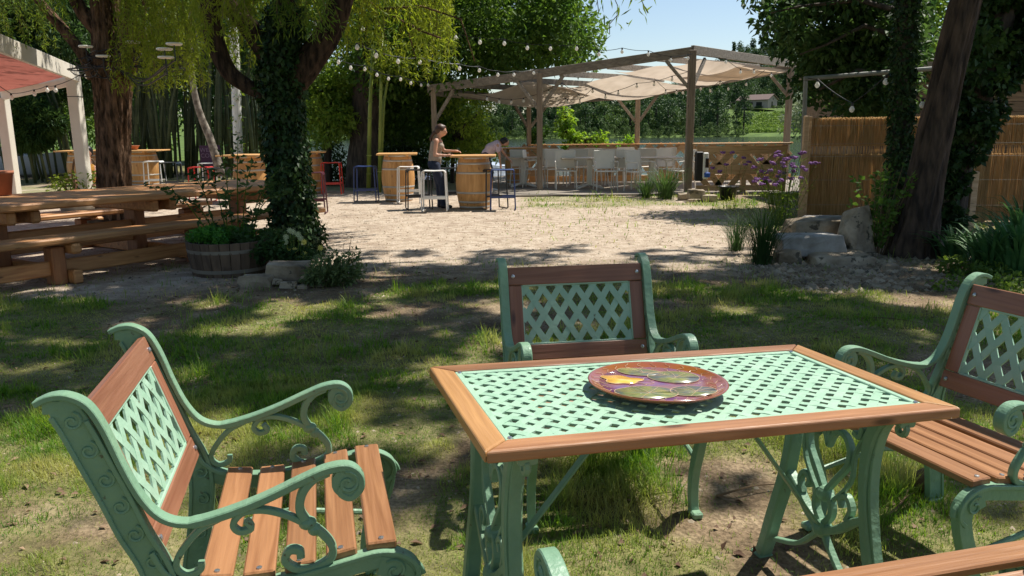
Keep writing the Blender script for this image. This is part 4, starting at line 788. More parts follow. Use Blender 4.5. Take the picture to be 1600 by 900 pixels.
# --- ivy clad willow in the middle
IT = thing('ivy_clad_willow', 'forked willow with dark ivy wrapped round its trunk, left of centre', 'tree', (0, 0, 0))
m = MB(); Y = 9.0
tr = px3([(460, 418), (460, 395), (458, 330), (448, 240), (442, 170), (441, 108), (444, 40), (450, -30), (470, -200)], Y); tr[0][2] = -.05; tp, trd = limb(m, tr, [.27, .205, .17, .155, .16, .17, .13, .12, .10], 60, 10, .14, 1)
for L_, rd, sd_ in (([(438, 165), (428, 112), (402, 62), (374, 26), (338, -12), (270, -90)], [.07, .10, .105, .10, .09, .07], 2), ([(446, 185), (456, 140), (482, 98), (512, 55), (533, 4), (560, -110)], [.08, .125, .145, .135, .12, .10], 3),
                    ([(438, 185), (415, 152), (385, 134), (356, 110), (336, 62), (328, 4), (318, -110)], [.045, .07, .078, .09, .10, .10, .08], 4)): limb(m, px3(L_, Y), rd, 56, 9, .12, sd_)
TOPS = []
for (a_, b_) in (((470, -200), (2.2, 10.4, 6.2)), ((470, -200), (.2, 8.4, 6.6)), ((560, -110), (3.4, 9.2, 5.6)), ((318, -110), (-4.5, 9.6, 5.8)), ((270, -90), (-5.2, 11, 6.))):
    s0 = aY(a_[0], a_[1], Y); e0 = np.array(b_); md = (s0+e0)/2+[0, 0, .5]; limb(m, [s0, md, e0], [.11, .08, .03], 10, 5, .1, 8); TOPS.append(e0)
m.build('trunk', BARKD, IT, True)
ivy_on(tp[:66], [r+.01 for r in trd[:66]], 11500, .065, IT, extra=.028); ivy_on(tp[:18], [r+.03 for r in trd[:18]], 1300, .06, IT, extra=.05)
(c1v, _) = canopy(150000, (-7, 2.6), (2.0, 13), (5.2, 9.5), 0); nq = 26000; P_ = np.stack([R.uniform(-7.5, 2.5, nq), R.uniform(-7, .6, nq), R.uniform(4.6, 8.5, nq)], 1); P_ = P_[fbm(P_[:, 0], P_[:, 1], 90, 4) < .75]  # extra unseen leaves above and behind the camera, added to block sky light
leafobj('crown', [c1v, leaves(P_, R.normal(size=(len(P_), 3)), .26, .13)], WIL2, IT)
def rtops(n, x0, x1, Y0, Y1, ztop=3.4): Y_ = R.uniform(Y0, Y1, n); return [np.array([(x-800)/CF*y, y, ztop+R.uniform(-.2, .5)]) for x, y in zip(R.uniform(x0, x1, n), Y_)]
def lens(tops, pxy): return [max(.3, t_[2]-aY(800+t_[0]/t_[1]*CF, R.uniform(*pxy(800+t_[0]/t_[1]*CF)), t_[1])[2]) for t_ in tops]
def strand_set(n, x0, x1, Y0, Y1, pxy, m_, par, z=3.6, **k): tp_ = rtops(n, x0, x1, Y0, Y1, z); strands(tp_, lens(tp_, pxy), m_, par, **k)
bot = lambda x: (20, 70) if x < 500 else ((60, 118) if x < 700 else (10, 60))
strand_set(95, 540, 700, 9.6, 11.5, lambda x: (10, 60+55*abs(sin(x*.045))), WIL, IT, 3.3); strand_set(34, 455, 520, 9.3, 10.4, lambda x: (0, 45), WIL, IT, 3.3); strand_set(40, 345, 450, 9.4, 11, lambda x: (40, 135) if x < 420 else (0, 50), WIL, IT, 3.3)
strand_set(46, 330, 425, 8.1, 8.6, lambda x: (0, 78), WIL, IT, 2.9); strand_set(34, 450, 530, 8.1, 8.6, lambda x: (-5, 62), WIL2, IT, 2.9)
strand_set(40, 655, 720, 10.5, 12, lambda x: (50, 128), WIL, IT, 3.5)
m = MB()
for L_ in ([(540, -20), (585, 8), (634, 36), (650, 92)], [(634, 36), (668, 52), (690, 60)], [(600, 14), (660, 10), (720, 30), (742, 96)]): m.tube(px3(L_, 10.3), [.018, .014, .01, .006][:len(L_)], 6)
m.build('bough', BARK, IT, True)
# hanging tips against the sky, close to the camera
tpp = [aY(x, -25, 5.2) for x in (930, 936, 944, 965, 971, 996, 1003, 1016)]; strands(tpp, [t_[2]-aY(x, y, 5.2)[2] for t_, x, y in zip(tpp, (930, 936, 944, 965, 971, 996, 1003, 1016), (18, 40, 72, 54, 36, 34, 20, 12))], WIL2, IT, L_=.07, W_=.012, sp=.05)
# --- brown willow on the left
BW = thing('brown_willow', 'thick furrowed brown willow trunk behind the picnic table', 'tree', (0, 0, 0)); m = MB(); Y = 13.0
tr = px3([(182, 352), (181, 330), (179, 250), (177, 160), (174, 105), (166, 40), (160, -40), (150, -160)], Y); tr[0][2] = -.05; limb(m, tr, [.38, .275, .235, .255, .285, .205, .19, .16], 120, 18, .23, 11)
for L_, rd in (([(190, 110), (203, 70), (212, 10), (222, -80)], [.20, .17, .15, .12]), ([(150, 120), (128, 82), (96, 42), (60, 0), (20, -60)], [.12, .085, .075, .065, .05]), ([(165, 60), (130, 20), (100, -40)], [.12, .1, .08])): limb(m, px3(L_, Y-.1), rd, 60, 9, .13, 12)
m.build('trunk', BARK, BW, True)
strand_set(150, -40, 250, 11.2, 14.5, lambda x: (-25, 8) if 128 < x < 228 else (0, 75), WIL2, BW, 4.2); strand_set(120, 225, 345, 11.5, 14, lambda x: (70, 140), WIL, BW, 4.2); strand_set(34, 205, 330, 11.5, 13, lambda x: (100, 150), WIL, BW, 4.)
(c2v, _) = canopy(60000, (-16, -5), (9.5, 19), (4.8, 8), 0); leafobj('crown', [c2v], WIL2, BW)
# lamp discs and curled wires round the trunk
LM = thing('wire_chandelier', 'tangle of curled black wire with pale disc lamps ringing the brown trunk', 'lamp', (0, 0, 0)); m = MB(); r_ = random.Random(2); cc = aY(182, 95, 12.6)
for i in range(26):
    a0 = r_.uniform(0, 6.28); P = []; c0_ = aY(r_.uniform(125, 285), r_.uniform(78, 118), 12.5+r_.uniform(-.2, .3)); rr0 = r_.uniform(.05, .16)
    for t_ in np.linspace(0, 7, 16): P.append((c0_[0]+rr0*cos(t_+a0)*(1+.1*t_), c0_[1]+.06*sin(t_*2), c0_[2]+rr0*.6*sin(t_+a0)))
    m.tube(P, .008, 4)
m.tube([(cc[0]+.95*cos(t_), 13+.5*sin(t_), cc[2]-.1) for t_ in np.linspace(0, 6.3, 30)], .012, 5); m.build('wire', BLACK, LM)['kind'] = 'stuff'
for px, py in ((208, 66), (161, 88), (134, 73), (272, 69), (257, 77), (259, 90)): c_ = aY(px, py, 12.4 if px < 250 else 10.9); hub = aY(182, 104, 12.65); MB().tube(crom([c_-[0, 0, .2], (c_+hub)/2-[0, 0, .32], hub], 6), .011, 5).build('arm', BLACK, LM); o = MB().lathe([(.001, .02), (.10, .015), (.105, .0), (.09, -.012), (.001, -.015)], n=18).build('lamp_disc', P_MESH, LM, True); o.location = c_; MB().tube([(0, 0, 0), (0, 0, -.22)], .008, 4).build('stem', BLACK, o)
# --- leaning sapling, bamboos
SP = thing('leaning_sapling', 'thin leaning sapling trunk crossing in front of the bamboo', 'tree', (0, 0, 0)); m = MB(); limb(m, px3([(345, 275), (330, 222), (310, 170), (301, 125), (296, 60), (300, 0)], 17.5), [.10, .085, .07, .06, .05, .04], 12, 5, .12, 3); m.build('trunk', mat('pale_mottled_bark', (.10, .08, .06), (.34, .30, .25), scale=9, rough=.9, bump=.5), SP, True)
def bamboo(name, lab, specs, culm, leafm_, fol, nleaf, L_=.22):
    T = thing(name, lab, 'bamboo', (0, 0, 0))
    for P, r0 in specs:
        m = MB(); k = len(P); m.tube(P, [r0*(1-.35*i/(k-1)) for i in range(k)], 7)
        o = m.build('culm', culm, T, True); L2 = sum(math.dist(P[i], P[i+1]) for i in range(k-1)); q = MB(); nn_ = int(L2/.35)
        for j in range(1, nn_):
            t_ = j/nn_*(k-1); i = min(int(t_), k-2); c_ = np.array(P[i])*(1-(t_-i))+np.array(P[i+1])*(t_-i); q.tube([c_-[0, 0, .012], c_+[0, 0, .012]], r0*1.12, 7, cap=False)
        q.build('nodes', culm, o)['kind'] = 'stuff'
    if fol: leafobj('foliage', [blob_leaves(C, rd, nleaf, L_, L_*.22, .5) for C, rd in fol], leafm_, T)
    return T
sp_ = []
rb = random.Random(21)
for i in range(90):
    x = rb.uniform(205, 425); Y = rb.uniform(25, 29); ln = rb.uniform(-22, 12)*(1 if x > 260 else 1.8); p0_ = aY(x, 250, Y); p0_[2] = -.05; sp_.append(([p0_, aY(x+ln*.5, 170, Y), aY(x+ln*1.3, 90, Y), aY(x+ln*2.2, 10, Y)], rb.uniform(.035, .07)))
fo = [([aY(rb.uniform(150, 440), rb.uniform(-30, 105), rb.uniform(25, 31)) for _ in range(90)], 1.0)]
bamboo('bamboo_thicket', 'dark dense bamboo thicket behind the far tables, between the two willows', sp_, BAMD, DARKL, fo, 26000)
sp_ = []
for i in range(26):
    x = rb.uniform(52, 145) if i < 16 else rb.uniform(-10, 150); Y = rb.uniform(23, 26); p0_ = aY(x, 262, Y); p0_[2] = -.05; k = rb.uniform(18, 40); sp_.append(([p0_, aY(x-k*.45, 205, Y), aY(x-k, 150, Y), aY(x-k*1.5, 90, Y)], rb.uniform(.03, .05)))
fo = [([aY(rb.uniform(-60, 150), rb.uniform(-40, 165), rb.uniform(23, 28)) for _ in range(105)], .75), ([aY(rb.uniform(25, 75), rb.uniform(170, 218), 23) for _ in range(14)], .45)]
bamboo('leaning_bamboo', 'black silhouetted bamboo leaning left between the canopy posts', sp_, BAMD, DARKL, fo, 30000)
sp_ = [([(aY(574, 262, 18.6)*[1, 1, 0]), aY(578, 170, 18.6), aY(583, 70, 18.6)], .055), ([aY(591, 262, 18.4)*[1, 1, 0], aY(595, 150, 18.4), aY(597, 60, 18.4)], .045), ([aY(592, 262, 18.5)*[1, 1, 0], aY(600, 160, 18.5), aY(613, 80, 18.5)], .035), ([aY(508, 262, 21)*[1, 1, 0], aY(509, 180, 21), aY(510, 90, 21)], .045), ([aY(712, 262, 22)*[1, 1, 0], aY(714, 180, 22), aY(714, 120, 22)], .02)]
bamboo('green_bamboo', 'group of tall bright green bamboo canes beside the dark trunk', sp_, BAMB, WIL, [([aY(rb.uniform(570, 640), rb.uniform(70, 130), 18.4) for _ in range(8)], .25)], 500, .16)
# --- broadleaf trees by the river
def tree(name, lab, trunk, rads, Cs, n, L_, m_, Yt, brk=BARK2, grp=None, W_=.5, down=.3):
    T = thing(name, lab, 'tree', (0, 0, 0), 0, grp); m = MB()
    if trunk: tt_ = px3(trunk, Yt); tt_[0][2] = -.1; limb(m, tt_, rads, 18, 6, .12, len(Cs[0][0]))
    C_ = np.concatenate([np.array(c) for c, r in Cs])
    if trunk:
        for c in C_[::max(1, len(C_)//12)]: s0 = tt_[-2]*.5+tt_[-1]*.5; m.tube([s0, (s0+c)/2+[0, 0, -.1], c], [.09, .05, .02], 6)
        m.build('trunk', brk, T, True)
    leafobj('crown', [blob_leaves(c, r, int(n*len(c)*r*r/sum(len(a)*b*b for a, b in Cs)), L_, L_*W_, down) for c, r in Cs], m_, T); return T
def cl(n, xr, yr, Yr, keep=None):
    out = []
    while len(out) < n:
        x, y = R.uniform(*xr), R.uniform(*yr)
        if keep is None or keep(x, y): out.append(aY(x, y, R.uniform(*Yr)))
    return out
tree('riverside_tree', 'big dark tree with a thick black trunk in front of the river', [(571, 290), (571, 240), (573, 180), (576, 120), (585, 30)], [.50, .42, .36, .36, .26],
     [(cl(150, (470, 905), (-60, 128), (19, 25), lambda x, y: y < 128-.22*max(0, x-700) and (x < 885 or y > 30) and (x > 560 or y < 45)), .85), (cl(46, (585, 690), (110, 215), (21, 24)), .6), (cl(12, (850, 915), (0, 96), (20, 22)), .5)], 62000, .15, BROAD, 20.5)
tree('sunlit_alder', 'sunlit yellow green tree standing between the ivy trunk and the black trunk', [(512, 285), (512, 240), (514, 180), (515, 130)], [.12, .10, .08, .05], [(cl(46, (462, 552), (100, 196), (20, 22), lambda x, y: abs(x-512) < 45-.2*abs(y-150)), .5), (cl(5, (500, 522), (200, 222), (20, 21)), .3)], 8000, .13, LIME if 0 else leafm('alder_leaf', (.12, .22, .035), (.26, .38, .07), .5), 21)
tree('riverside_shrub', 'leafy shrub with yellow green tips behind the standing woman', [(706, 285), (708, 240), (712, 180)], [.06, .05, .03], [(cl(36, (690, 752), (135, 240), (20.5, 22.5)), .38), (cl(20, (720, 790), (185, 245), (22.5, 23.5), lambda x, y: y > 185+(x-720)*.6), .33)], 9000, .10, leafm('shrub_leaf', (.12, .21, .03), (.33, .42, .07), .5), 21.5)
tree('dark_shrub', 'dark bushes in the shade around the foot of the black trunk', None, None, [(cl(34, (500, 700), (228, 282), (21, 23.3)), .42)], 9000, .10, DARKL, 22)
tree('dark_shrub', 'grey green bush at the water edge behind the second barrel', None, None, [(cl(14, (600, 650), (205, 240), (23, 24.0)), .35)], 3000, .09, leafm('greygreen_leaf', (.08, .12, .05), (.16, .22, .10), .3), 23)
tree('lime_sapling', 'bright lime green sapling growing behind the terrace railing', [(900, 285), (898, 240), (892, 190)], [.03, .025, .012], [(cl(10, (876, 905), (168, 232), (23.5, 24.2), lambda x, y: abs(x-890-(y-200)*.15) < 14), .20), (cl(12, (880, 945), (212, 245), (23.3, 24)), .22)], 1900, .13, LIME, 23.8)
tree('lime_sapling', 'low lime green growth showing above the middle of the terrace railing', None, None, [(cl(9, (955, 995), (214, 250), (23.3, 24)), .20)], 900, .12, LIME, 23.8); tree('lime_sapling', 'small green bush behind the left end of the railing', None, None, [(cl(7, (828, 850), (198, 250), (23.3, 24)), .20)], 800, .11, BROAD, 23.8)
# left background: sunlit hedge, road, boats
HD = leafm('hedge_leaf', (.07, .13, .025), (.17, .27, .05), .4)
tree('sunlit_hedge', 'sunlit green hedge and trees beyond the leaning bamboo', None, None, [(cl(80, (-80, 260), (120, 214), (44, 52)), 1.7)], 14000, .32, HD, 45)
tree('backdrop_tree', 'tall dark tree closing the view behind the bamboo thicket', None, None, [(cl(120, (-80, 480), (-60, 215), (36, 42), lambda x, y: x > 190 or y < 70), 1.7)], 26000, .30, DARKL, 38)
struct(MB().add([(-60, 40, .03), (-15, 35, .03), (-15, 36.6, .03), (-60, 42.5, .03)], [(0, 1, 2, 3)]).build('path', mat('pale_path', (.45, .40, .33), (.55, .50, .42), scale=3, rough=.9)))
def boat(x, y, a, Lb, lab, cover, win=True):
    T = thing('moored_boat', lab, 'boat', (x, y, .0), a); n_ = 14; V = []; F = []
    for i in range(n_+1):
        t_ = i/n_; w_ = .95*(sin(pi*min(1, t_*.62+.12)))*(1 if t_ < .75 else 1-((t_-.75)/.25)**2*.95); sh = .55+.35*t_*t_
        for yy, zz in ((-w_, sh), (-w_*.8, .12), (0, -.05), (w_*.8, .12), (w_, sh)): V.append((Lb*(t_-.5), yy, zz))
    for i in range(n_): F += [(i*5+j, i*5+j+1, (i+1)*5+j+1, (i+1)*5+j) for j in range(4)]
    F += [(0, 1, 2, 3, 4)]; MB().add(V, F).build('hull', BOATW, T, True)
    V = []; F = []
    for i in range(9):
        t_ = i/8; hh = .35*sin(pi*min(1, .25+t_*.85))**.6+.0; w_ = .8*(1-.3*t_)
        for yy, zz in ((-w_, .58), (-w_*.75, .62+hh), (0, .70+hh), (w_*.75, .62+hh), (w_, .58)): V.append((Lb*(t_*.66-.42), yy, zz))
    F = [(i*5+j, i*5+j+1, (i+1)*5+j+1, (i+1)*5+j) for i in range(8) for j in range(4)]+[(0, 1, 2, 3, 4), (40, 41, 42, 43, 44)]; MB().add(V, F).build('cover' if not win else 'cabin', cover, T)
    if win:
        for k in range(4): MB().box((Lb*(-.30+k*.14), -.79, .78), (Lb*.10, .04, .16), bev=.01).build('window', DKGL, T)
    return T
boat(-17.2, 27.5, .10, 4.6, 'white cabin boat with a row of dark windows beyond the canopy posts', BOATW); boat(-3.1, 24.9, .15, 4.4, 'boat under a dark blue cover behind the second barrel', BOATB, False).location.z = -.75
boat(-.2, 25.6, .1, 4.2, 'boat under a crinkled silver cover behind the near barrel', BOATG, False).location.z = -.62
# --- right hand trees
RT = thing('ivy_clad_oak', 'upright dark ivy clad trunk rising in front of the reed screen', 'tree', (0, 0, 0)); m = MB(); tr = px3([(1392, 402), (1396, 370), (1405, 250), (1410, 130), (1416, 30), (1425, -60), (1450, -200)], 9.5); tr[0][2] = -.05
tp, trd = limb(m, tr, [.20, .13, .10, .095, .095, .09, .08], 30, 8, .14, 5)
for e0 in ((5.6, 8.6, 5.6), (7.6, 7.2, 6.2), (4.2, 10.6, 4.8), (8, 10, 6)): s0 = np.array(tr[-2]); m.tube([s0, (s0+e0)/2+[0, 0, .3], e0], [.09, .06, .03], 8)
m.build('trunk', BARK2, RT, True); ivy_on(tp, [r+.01 for r in trd], 7000, .055, RT, extra=.014)
(c3v, _) = canopy(80000, (2.4, 7.5), (1.6, 13), (5.0, 9.), 0); leafobj('overhead_crown', [c3v], BROAD, RT)
lf = lambda x, y: x > 1195+.55*max(0, y-10)+22*sin(y*.09) and not (x > 1425)
leafobj('crown', [blob_leaves(cl(90, (1185, 1425), (-50, 176), (12.7, 14.6), lf), .40, 15000, .12, .075), blob_leaves(cl(16, (1290, 1420), (60, 172), (12.8, 14.6), lambda x, y: x > 1255+.6*(y-60)), .26, 2400, .10, .065)], DARKL, RT)
m = MB()
for L_ in ([(1415, 60), (1350, 40), (1290, 70), (1250, 85)], [(1412, 120), (1340, 110), (1280, 140)], [(1418, 20), (1340, 0), (1250, 10), (1205, 20)]): m.tube(px3(L_, 12.6), [.05, .035, .02, .01][:len(L_)], 6)
m.build('bough', BARK2, RT, True)
LT = thing('leaning_tree', 'bare leaning grey brown trunk crossing the ivy trunks on the right', 'tree', (0, 0, 0)); m = MB(); tr = px3([(1424, 412), (1426, 385), (1442, 300), (1466, 190), (1488, 90), (1510, 0), (1535, -90)], 8.6); tr[0][2] = -.06
limb(m, tr, [.34, .245, .185, .16, .15, .14, .13], 110, 16, .20, 6); m.build('trunk', mat('leaning_bark', (.022, .014, .010), (.10, .064, .044), scale=2.6, rough=.95, bump=.9, stretch=(6, 6, 1.3), bscale=8), LT, True)
IM = thing('ivy_covered_tree', 'broad tree smothered in dark ivy against the right edge', 'tree', (0, 0, 0)); m = MB(); tr = px3([(1480, 385), (1485, 350), (1505, 240), (1540, 120), (1570, 0), (1595, -120)], 9.9); tr[0][2] = -.05
tp, trd = limb(m, tr, [.2, .17, .14, .14, .14, .12], 16, 6, .12, 9); m.build('trunk', BARK2, IM, True)
def kk(x, y): return max(1478, 1500-.1*y) < x < np.interp(y, [-40, 90, 108, 183, 250, 330, 380], [1640, 1640, 1580, 1552, 1522, 1500, 1492])
leafobj('ivy', [blob_leaves(cl(120, (1475, 1630), (-40, 372), (9.5, 10.3), kk), .16, 17000, .085, .07, .6)], IVY, IM)
leafobj('ivy_sprays', [blob_leaves(cl(14, (1500, 1570), (40, 130), (9.1, 9.4)), .14, 320, .09, .075, .6)], DARKL, IM)
tree('sunlit_back_tree', 'bright sunlit foliage glimpsed between the ivy trunk and the leaning trunk', None, None, [(cl(26, (1425, 1495), (-30, 150), (14.8, 16.5)), .45)], 3200, .14, HD, 15)
tree('grey_willow_bush', 'pale grey green bush behind the pipe arch and reed screen', None, None, [(cl(34, (1250, 1345), (120, 195), (26, 28), lambda x, y: y > 200-.9*(x-1215) and y > 120+abs(x-1300)*.5), .7)], 5500, .15, leafm('greywillow_leaf', (.12, .17, .09), (.24, .29, .17), .3), 27)

# ================================================================== FAR BANK
def far_proto(sd, w_, h_, n, m_):
    C = []; r_ = np.random.default_rng(sd)
    for i in range(26): t_ = r_.random(); a = r_.random()*6.28; q = w_*.45*sqrt(max(0.05, 1-(2*t_-.7)**2))*r_.random()**.4; C.append((q*cos(a), q*sin(a), h_*(.04+.86*t_)))
    me = leafobj('crown', [blob_leaves(C, w_*.19, n, .75, .5, .2)], m_); m = MB(); m.tube([(0, 0, -1), (.2, 0, h_*.4), (0, .2, h_*.8)], [.45, .35, .12], 8); t_ = m.build('trunk', BARK2); return me, t_
PR = [far_proto(1, 11, 15, 1500, FARL), far_proto(2, 13, 18, 1700, FARL), far_proto(3, 9, 12, 1100, FARL2), far_proto(4, 12, 13, 1400, FARL2), far_proto(5, 8, 19, 1200, FARL)]
first = True; used = set()
def far_tree(x, y, k, s, lab, grp):
    T = thing('far_tree', lab, 'tree', (x, y, float(hz(x, y))-.3), R.uniform(0, 6.28), grp); T.scale = (s, s, s*R.uniform(.9, 1.1))
    for o in PR[k]: c = o if o.name not in used else o.copy(); (COL.objects.link(c) if o.name in used else None); used.add(o.name); c.parent = T
ANC = ((-999, 'the ivy clad trunk'), (585, 'the black riverside trunk'), (677, 'the left pergola post'), (843, 'the middle front pergola post'), (997, 'the back pergola post'), (1082, 'the corner pergola post'), (1236, 'the right rear pergola post'))
ORD = ['first', 'second', 'third', 'fourth', 'fifth', 'sixth', 'seventh', 'eighth', 'ninth', 'tenth', 'eleventh', 'twelfth', 'thirteenth', 'fourteenth']; cnt = {}
for i in range(58):
    px = 470+i*13.2+R.uniform(-4, 4); Y = R.uniform(277, 292); x = (px-800)/CF*Y
    if 1158 < px < 1230: continue
    an = [a for p_, a in ANC if p_ <= px][-1]; cnt[an] = cnt.get(an, -1)+1; k = int(R.choice([0, 1, 2, 3, 4]))
    far_tree(x, Y, k, R.uniform(.5, 1.0), '%s far bank tree, %s, counting right from %s' % (ORD[cnt[an]], ('broad', 'tall broad', 'small pale', 'pale rounded', 'narrow')[k], an), 'trees along the far bank')
PV = []
for ob_ in [p[0] for p in PR]:
    a_ = np.empty(len(ob_.data.vertices)*3, np.float32); ob_.data.vertices.foreach_get('co', a_); f_ = np.empty(len(ob_.data.polygons)*3, np.int32); ob_.data.polygons.foreach_get('vertices', f_); PV.append((a_.reshape(-1, 3), f_.reshape(-1, 3)))
def mass(name, lab, spots, m_):
    V = []; F = []; o = 0
    for x, y, k, sc in spots:
        v, f = PV[k]; a = R.uniform(0, 6.28); ca, sa = cos(a), sin(a); w_ = np.stack([v[:, 0]*ca-v[:, 1]*sa, v[:, 0]*sa+v[:, 1]*ca, v[:, 2]], 1)*sc+[x, y, max(-1.8, float(hz(x, y))-.3)]; V.append(w_); F.append(f+o); o += len(v)
    tag(big(name, np.concatenate(V), np.concatenate(F), m_), lab, 'wood')['kind'] = 'stuff'
sp = []
for i in range(80):
    px = 360+i*11.2+R.uniform(-8, 8); Y = R.uniform(300, 322)
    if not 1128 < px < 1240: sp.append(((px-800)/CF*Y, Y, int(R.choice([0, 1, 4])), R.uniform(.85, 1.15)))
mass('far_wood', 'dark wood standing behind the trees of the far bank', sp, FARL)
sp = []
for i in range(170): px = R.uniform(900, 1330); Y = R.uniform(345, 450); sp.append(((px-800)/CF*Y, Y, int(R.choice([0, 1, 4, 3])), R.uniform(.75, 1.1)))
mass('hillside_wood', 'wooded hillside rising above the vineyard and stone house', sp, FARL)
sp = []
for i in range(75):
    px = 440+i*10.2+R.uniform(-4, 4); Y = R.uniform(266, 272)
    if not 1160 < px < 1230: sp.append(((px-800)/CF*Y, Y, int(R.choice([2, 3, 0])), R.uniform(.22, .36)))
mass('waterline_bushes', 'low bushes overhanging the water along the far bank', sp, FARL2)
for px, h_, lab in ((1146, .5, 'narrow dark cypress on the skyline, leftmost of three'), (1176, .62, 'middle dark conifer standing on the skyline'), (1189, .64, 'right hand dark conifer standing on the skyline')):
    p = aY(px, 88, 440); T = thing('skyline_conifer', lab, 'tree', (p[0], 440, p[2]-3)); w_ = 1.6 if px < 1150 else 4.2; C = [(R.normal()*w_*.28*(1-t_), R.normal()*.5, 3+9*h_*1.5*t_) for t_ in np.linspace(0, 1, 14)]; leafobj('crown', [blob_leaves(C, w_*.30, 500, 1.0, .6)], FARL, T); MB().tube([(0, 0, -2), (0, 0, 9)], .3, 6).build('trunk', BARK2, T)
VN = mat('vine_leaf', (.13, .22, .03), (.24, .34, .05), scale=.6, rough=.7, transl=.3); parts_ = []
for Y in np.arange(284, 322, 2.4):
    x0_, x1_ = (1148-800)/CF*Y, (1250-800)/CF*Y; n = 420; x = R.uniform(x0_, x1_, n); y = Y+R.normal(size=n)*.25; P = np.stack([x, y, hz(x, y)+R.uniform(.1, 1.2, n)], 1); D = R.normal(size=(n, 3)); parts_.append(leaves(P, D, .7, .5))
tag(leafobj('vineyard', parts_, VN), 'bright sunlit vineyard rows on the slope below the stone house', 'vineyard')['kind'] = 'stuff'
hx = aY(1183, 165, 334); HS = thing('stone_house', 'low stone house with brown tiled roof above the vineyard', 'house', (hx[0], 334, float(hz(hx[0], 334))+.2), -.85)
HW_ = mat('house_render', (.34, .27, .22), (.42, .34, .28), scale=2, rough=.9); HR_ = mat('house_tiles', (.13, .085, .07), (.20, .14, .12), scale=4, rough=.9, stretch=(1, 4, 1))
MB().add([(-7, -3.5, 0), (7, -3.5, 0), (7, 3.5, 0), (-7, 3.5, 0), (-7, -3.5, 3.4), (7, -3.5, 3.4), (7, 3.5, 3.4), (-7, 3.5, 3.4), (-7, 0, 5.3), (7, 0, 5.3)], [(0, 1, 5, 4), (2, 3, 7, 6), (1, 2, 6, 9, 5), (3, 0, 4, 8, 7), (0, 3, 2, 1)]).build('walls', HW_, HS)
MB().beam((-7.6, -1.95, 4.42), (7.6, -1.95, 4.42), .01, .01).add([(-7.6, -4.1, 3.2), (7.6, -4.1, 3.2), (7.6, 0, 5.45), (-7.6, 0, 5.45), (7.6, 4.1, 3.2), (-7.6, 4.1, 3.2), (-7.6, -4.1, 3.4), (7.6, -4.1, 3.4), (7.6, 0, 5.65), (-7.6, 0, 5.65), (7.6, 4.1, 3.4), (-7.6, 4.1, 3.4)], [(0, 1, 2, 3), (2, 4, 5, 3), (6, 9, 8, 7), (8, 9, 11, 10), (0, 6, 7, 1), (4, 10, 11, 5), (1, 7, 8, 2), (2, 8, 10, 4)]).build('roof', HR_, HS)
MB().beam((-10, -3, 2.7), (-1.5, -3, 2.7), 5.2, .18).build('porch_roof', HR_, HS)
for x in (-9.6, -6.6, -3.6): MB().box((x, -5.3, 1.3), (.3, .3, 2.7)).build('porch_post', HW_, HS)
for x, w_ in ((-.4, 1.0), (3.0, 2.6)): MB().box((x, -3.52, 1.3), (w_, .08, 2.3)).build('window', DKGL, HS)
for y_, w_ in ((-.3, .9), (.3, .5)): MB().box((7.02, y_, 1.4 if w_ > .6 else 3.6), (.08, w_, 2.4 if w_ > .6 else .8)).build('window', DKGL, HS)
cl2 = [(hx[0]+x, 328.5, float(hz(hx[0]+x, 328.5))+1) for x in np.arange(-2, 22, 1.2)]; T = thing('vineyard_hedge', 'clipped hedge in front of the stone house', 'hedge', (0, 0, 0)); leafobj('foliage', [blob_leaves(cl2, .6, 1500, .4, .3)], FARL2, T)
for dx, dy, s, lab in ((-4.5, -6, .22, 'round bush under the porch of the stone house'), (-9, -3, .30, 'bush at the left end of the stone house')): far_tree(hx[0]+dx, 334+dy, 3, s, lab, None)

# ================================================================== SMALL PLANTS
def stemplant(name, lab, cat, base, n, h, spread, m_stem, leaf=None, nl=10, L_=.08, W_=.02, head=None, hm=None, grp=None, r0=.004, leanx=0):
    T = thing(name, lab, cat, tuple(base), 0, grp); s_ = MB(); P_ = []; D_ = []; heads = []
    for i in range(n):
        a = R.uniform(0, 6.28); q = spread*R.random()**.6; hh = h*R.uniform(.6, 1.05); b0 = np.array([q*.25*cos(a), q*.25*sin(a), 0]); t0 = np.array([q*cos(a)+leanx*hh, q*sin(a), hh]); md = (b0+t0)/2+[0, 0, hh*.12]
        s_.tube([b0, md, t0], [r0, r0*.8, r0*.5], 4); heads.append(t0)
        for j in range(nl): u = R.uniform(.12, 1); c_ = b0*(1-u)+t0*u; P_.append(c_); d_ = R.normal(size=3); d_[2] = abs(d_[2])*.8; D_.append(d_)
    s_.build('stems', m_stem, T)['kind'] = 'stuff'
    if leaf and P_: n2 = len(P_); leafobj('leaves', [leaves(np.array(P_), np.array(D_), L_*(.6+.8*R.random(n2)), W_*(.7+.6*R.random(n2)))], leaf, T, 'stuff')
    return T, heads
VIO = mat('verbena_flower', (.10, .035, .14), (.30, .13, .38), scale=30, rough=.8)
T, hd = stemplant('verbena', 'tall clump of purple verbena in front of the pallet parapet', 'flowers', at(1222, 352), 56, 1.02, .50, WIL2, WIL2, 7, .08, .012)
for h_ in hd[:46]:
    m = MB()
    m.ball(h_, .034, 6, 4, (1, 1, .6))
    for k in range(8): c_ = h_+np.clip(R.normal(size=3), -1.4, 1.4)*[.025, .025, .010]; m.ball(c_, .014, 5, 3)
    m.build('flower_head', VIO, T)
T, hd = stemplant('verbena', 'few purple verbena stems by the pergola corner, left of the main clump', 'flowers', at(1140, 330), 8, 1.0, .42, WIL2, WIL2, 5, .08, .012)
for h_ in hd:
    m = MB()
    m.ball(h_, .036, 6, 4, (1, 1, .6))
    for k in range(7): m.ball(h_+np.clip(R.normal(size=3), -1.4, 1.4)*[.025, .025, .01], .015, 5, 3)
    m.build('flower_head', VIO, T)
